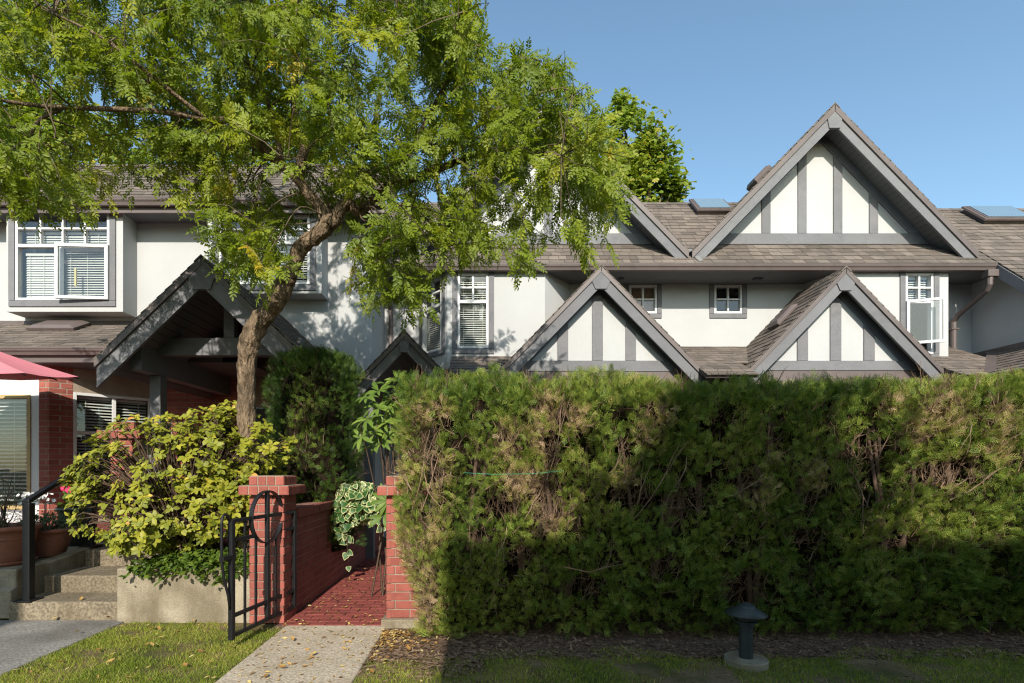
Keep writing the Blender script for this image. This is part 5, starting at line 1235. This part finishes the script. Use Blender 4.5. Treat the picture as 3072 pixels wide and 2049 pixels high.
for k, (a, b2, a2, b3) in enumerate(((1030,1480,1045,1700),(1040,1470,1040,1660),(1080,1470,1150,1580),(1060,1460,1020,1600))):
    p0, p1 = P(a,b2,6.2), P(a2,b3,6.15); mb.tube([p0,(p0+p1)/2+Vector((.03,-.05,.02)),p1], [.005,.004,.002], 5)
    for f in (.35,.6,.8,1.):
        q = np.array(p0)*(1-f)+np.array(p1)*f; T.append(q); R.append((unit(np.array([RNG.normal(0,.6),-.4,-.8])), np.array([.2,-1.,.5]))); S.append(RNG.uniform(.06,.11)); TI.append(.15)
for i in range(14):
    p0 = np.array([-1.95,6.3+.06*i,1.0]); p1 = T[i*9]; mb.tube([p0,(p0+p1)*.5+np.array([0,0,.08]),p1], [.006,.005,.003], 4)
o = mb.build('vines', 'shrub_wood', t, smooth=True); o['kind'] = 'stuff'
foliage(t, 'leaf', 'leaves', IV, frames(np.array([r[0] for r in R]), np.array([r[1] for r in R])), np.array(T), np.array(S), np.array(TI), 'ivy_leaf', 290, True, IVT)
# ground cover spilling over the planter edge
def mass_leaves(name, label, cat, pts, dirs, size, mat, tint, wl=.55, kind='stuff', parent=None, spread=.08):
    m = len(pts); o = scatter(name, leaf_tmpl(wl,.06,.08), frames(dirs, np.tile([0,-.5,1.],(m,1))+RNG.normal(0,.4,(m,3))), pts, RNG.uniform(.6,1.2,m)*size, np.clip(tint+RNG.normal(0,.2,m),0,1), mat, parent, True)
    if kind: o['kind'] = kind
    if label: tag(o, label, cat)
    return o
m = 1500; gx = RNG.uniform(-3.2,-2.13,m); gyy = 4.70+RNG.random(m)**1.5*.5; gz = .47+.16*RNG.random(m)*(1-np.abs(gx+2.65)/1.1)+.03*nz(np.stack([gx,gyy,gx*0],1),5.)
f = gyy < 4.78; gyy[f] -= RNG.random(f.sum())*.09; gz[f] -= RNG.random(f.sum())*.13*(.4+.6*(nz(np.stack([gx[f],gx[f]*0,gx[f]*0],1),4.,6.)>0)); 
mass_leaves('ground_cover', 'dark green leafy ground cover spilling over the planter edge', 'ground cover', np.stack([gx,gyy,gz],1), unit(np.stack([RNG.normal(0,.5,m),-.7+RNG.normal(0,.3,m),RNG.normal(.0,.4,m)],1)), .058, 'cover_leaf', .45)
# plants in the pots
def pot_plant(label, c, r, h, n, mat, tint, size, wl, flowers=None, trunk=False, name='potted_plant'):
    t = thing(name, label, 'plant', c); c = np.array(c, float); v = unit(RNG.normal(0,1,(n,3))); v[:,2] = np.abs(v[:,2]); p = c+v*np.array([r,r,h])*(.45+.55*RNG.random((n,1)))
    mb = MB()
    for i in range(16): mb.tube([c+RNG.normal(0,.02,3)*[1,1,0], (c+p[i])*.5+RNG.normal(0,.02,3), p[i]], [.012 if trunk else .005,.006,.002], 4)
    mb.build('stems', 'shrub_wood', t)
    mass_leaves('leaves', None, None, p, unit(v+RNG.normal(0,.5,(n,3))+np.array([0,0,-.2])), size, mat, tint, wl, 'stuff', t)
    if flowers:
        k = 40; fp = c+np.stack([RNG.normal(0,r*.45,k), RNG.normal(-r*.3,r*.3,k), h*(.9+.25*RNG.random(k))],1); lf = quad_leaf(.9,.1); fl = join_t([xf(lf,a,.5,.5) for a in np.linspace(0,5.03,5)])
        o = scatter('blossoms', fl, frames(RNG.normal(0,1,(k,3)), np.tile([0,-1.,.3],(k,1))), fp, np.full(k,.055), np.zeros(k), flowers, t); o['kind'] = 'stuff'
    return t
pot_plant('trailing green plant in the smaller terracotta bowl', (X(138,5.6),5.6,.72), .25, .20, 700, 'pot_leaf', .5, .045, .3)
pot_plant('small twisted conifer in the large terracotta pot', (X(8,5.15),5.15,.80), .24, .62, 900, 'pot_leaf', .35, .05, .12, trunk=True)
pot_plant('pink geranium in the dark glazed pot', (X(236,6.4),6.4,.88), .2, .26, 260, 'cover_leaf', .5, .06, .8, 'petal_pink', name='flowering_plant')
pot_plant('white flowered plant behind the terracotta bowls', (X(120,6.2),6.2,.47), .2, .55, 260, 'pot_leaf', .6, .05, .5, 'petal_white', name='flowering_plant')

# ------------------------------------------------------------------ lawn blades and litter
def grass_patch(regions, dens):
    T = []
    for x0, x1, y0, y1, fn in regions:
        n = int((x1-x0)*(y1-y0)*dens); p = np.stack([RNG.uniform(x0,x1,n), RNG.uniform(y0,y1,n), np.full(n,-.012)],1); T.append(p[fn(p)])
    T = np.concatenate(T); m = len(T); thin = nz(T*np.array([1,1,0]),1.6,3.); bare = nz(T*np.array([1,1,0]),4.,7.)
    T = T[(RNG.random(m) < 1.0+1.8*np.minimum(thin+.10,0)+1.8*np.minimum(bare+.12,0)-.75*np.clip((T[:,1]-4.35)/.3,0,1)*(bare>-.1)-.25*(T[:,0]>-.9))]; m = len(T)
    v = np.array([(-.055,0,0),(.055,0,0),(.04,.55,.03),(-.04,.55,.03),(0,1,.18)],float); tm = (v,[(0,1,2,3)],[(3,2,4)])
    d = unit(np.stack([RNG.normal(0,.55,m),RNG.normal(0,.55,m),np.ones(m)],1)); ti = np.clip(.38+.3*nz(T*np.array([1,1,0]),2.2,1.)+RNG.normal(0,.16,m)+(RNG.random(m)<.07)*.4,0,1)
    o = scatter('lawn_grass', tm, frames(d, np.stack([RNG.normal(0,1,m),RNG.normal(0,1,m),np.zeros(m)],1)), T, RNG.uniform(.016,.038,m), ti, 'grass_blade')
    tag(o, 'short mown grass with thin brown patches either side of the walkway', 'grass', kind='stuff')
left_ok = lambda p: (p[:,1] < 4.715) & ~((p[:,0] > -2.15) & (p[:,1] > 4.64))
right_ok = lambda p: (p[:,1] < 3.93+.10*np.sin(p[:,0]*2.3)+.06*np.sin(p[:,0]*7)) & ~((p[:,0] < -.35) & (p[:,1] > 3.75))
grass_patch([(-3.275,-1.76,2.9,4.72,left_ok), (-.855,4.9,2.9,4.1,right_ok)], 13000)
def litter(n, fn, size, name='leaf_litter', label=None):
    p = fn(n); m = len(p); d = unit(np.stack([RNG.normal(0,1,m),RNG.normal(0,1,m),RNG.normal(0,.12,m)],1))
    o = scatter(name, leaf_tmpl(.42,.10,-.08), frames(d, np.tile([0,0,1.],(m,1))+RNG.normal(0,.25,(m,3))), p, RNG.uniform(.5,1.2,m)*size, RNG.random(m), 'fallen'); tag(o, label, 'leaf litter', kind='stuff')
def lit_fn(n):
    out = []
    while len(out) < n:
        k = RNG.random()
        if k < .40:
            x, y, z = RNG.uniform(-1.78,-.87), 4.6+RNG.random()**1.3*4.2, .010
            if RNG.random() > .35 and x > -1.5+.3*RNG.random() and y > 5: continue
        elif k < .58: x, y, z = RNG.uniform(-1.75,-.87), RNG.uniform(2.9,4.6), .009
        elif k < .92: x, y, z = -.86+abs(RNG.normal(0,.22)), 4.45-abs(RNG.normal(0,.30)), .004
        else: x, y, z = RNG.uniform(-3.2,-1.8), RNG.uniform(2.9,4.7), .018
        if x > .4 and y > 4.0: continue
        out.append((x,y,z))
    return np.array(out)
litter(900, lit_fn, .040, label='small dry leaf litter scattered on the walkway and brick path')
fl_me = []
for k in range(5):
    v, q, tt = leaf_tmpl(.5,.10,-.12); fl_me.append(fast_mesh('fallen_leaf', v*.062, np.array(q), np.array(tt), np.full(len(v), .15+.2*k), 'fallen', True))
spots = [(450,1888),(545,1903),(480,1897),(230,1903),(150,1867),(325,1853),(300,1952),(315,1998),(460,1947),(470,1922),(560,2008),(165,1992),(110,2003),(400,2040),(640,2040),(610,1965),(700,1945),(770,1900),(880,1930),(930,1975),(860,2010),(800,2030),(240,1802),(1000,1900),(1160,1985),(1120,2030),(1230,1960)]
for i, (a, b2) in enumerate(spots):
    Yg = F*CAMZ/(b2-VY); p = P(a, b2, Yg); z = .022
    if 25 < a < 361 and b2 < 1860: Yg = F*(CAMZ-.17)/(b2-VY); p = P(a,b2,Yg); z = .172
    o = link('fallen_leaf', fl_me[i % 5]); o.location = (p.x, p.y, z); o.rotation_euler = (rr.uniform(-.25,.25), rr.uniform(-.25,.25), rr.uniform(0,6.28))
    where = 'bottom concrete step' if z > .1 else 'side path' if p.x < -3.28 else 'small lawn beside the gate' if p.x < -1.757 else 'concrete walkway' if p.x < -.86 else 'bare soil right of the walkway'
    tag(o, 'yellow brown fallen leaf on the ' + where, 'leaf', 'fallen leaves on the ' + where)

# bark chips on the bed along the hedge foot and the worn soil beside the walkway
m = 5200; cx = np.where(RNG.random(m) < .3, RNG.uniform(-.85,.3,m), RNG.uniform(-.3,5.0,m)); cy = 3.82+RNG.random(m)**1.2*.75-.45*(cx < .0)*RNG.random(m)
tm = (np.array([(-.16,0,0),(.16,.05,0),(.10,1,.03),(-.14,.94,0),(0,.5,.10)],float), [], [(0,1,4),(1,2,4),(2,3,4),(3,0,4)])
o = scatter('bark_mulch', tm, frames(unit(np.stack([RNG.normal(0,1,m),RNG.normal(0,1,m),RNG.normal(0,.15,m)],1)), np.tile([0,0,1.],(m,1))+RNG.normal(0,.3,(m,3))), np.stack([cx,cy,np.full(m,.001)],1), RNG.uniform(.02,.055,m), np.zeros(m), 'chip'); tag(o, 'brown bark chips along the foot of the hedge', 'mulch', kind='stuff')
m = 1500; cx = RNG.uniform(-.85,5.0,m); cy = RNG.uniform(3.0,3.9,m)
o2 = scatter('soil_crumbs', tm, frames(unit(np.stack([RNG.normal(0,1,m),RNG.normal(0,1,m),RNG.normal(0,.15,m)],1)), np.tile([0,0,1.],(m,1))+RNG.normal(0,.3,(m,3))), np.stack([cx,cy,np.full(m,-.008)],1), RNG.uniform(.012,.035,m), np.zeros(m), 'chip'); tag(o2, 'scattered bark crumbs in the thin grass before the hedge', 'mulch', kind='stuff')
# ------------------------------------------------------------------ houses across the garden, behind the camera
def neighbour(label, x0, x1, Y, zw, gab, depth=6., pitch=.3):
    h = thing('facing_house', label, 'house', ((x0+x1)/2, Y-2, 0))
    mb = MB(); mb.box(x0, x1, Y-depth, Y, 0, zw-.02); mb.build('wall', 'stucco', h)
    mid = Y-depth/2
    part(h, 'roof', 'shingle', lambda m: m.prism([(x0-.0,Y+.0,zw-.018),(x0-.0,mid,zw+pitch*depth/2),(x0-.0,Y-depth,zw-.018)], (x1-x0,0,0)))
    if gab:
        gx0, gh, gz = gab
        part(h, 'gable', 'stucco', lambda m: m.prism([(gx0-gh,Y+.02,zw-.03),(gx0+gh,Y+.02,zw-.03),(gx0,Y+.02,gz)], (0,-2.,0)))
    n = int((x1-x0)/2.2)
    for i in range(n):
        for z in (.9, 3.4):
            cx = x0+1.1+i*(x1-x0-2.2)/max(1,n-1); mb = MB(); mb.box(cx-.5,cx+.5,Y-.03,Y+.025,z,z+1.25); w = mb.build('window','white_frame',h)
            mb = MB(); mb.box(cx-.43,cx+.43,Y+.027,Y+.032,z+.07,z+1.18); mb.build('pane','skyglass',w)
    return h
cone = [((2.08+.25*math.sin(k*2.1), -3.0+.2*math.cos(k*1.7), 2.2+k*.34), min(1.35, 2.55-.165*k)*(.9+.2*math.sin(k*2.7))) for k in range(14)]
far_tree('dense tree across the garden, in front of the opposite house', (2.08,-3.0,0), 5.6, cone, 11000, .085, .3)
neighbour('white stucco house across the garden, opposite the hedge', -.305, 12, -4.5, 5.89, None)
neighbour('taller white stucco house across the garden, opposite the steps', -13, -4.27, -4.5, 7.25, None)
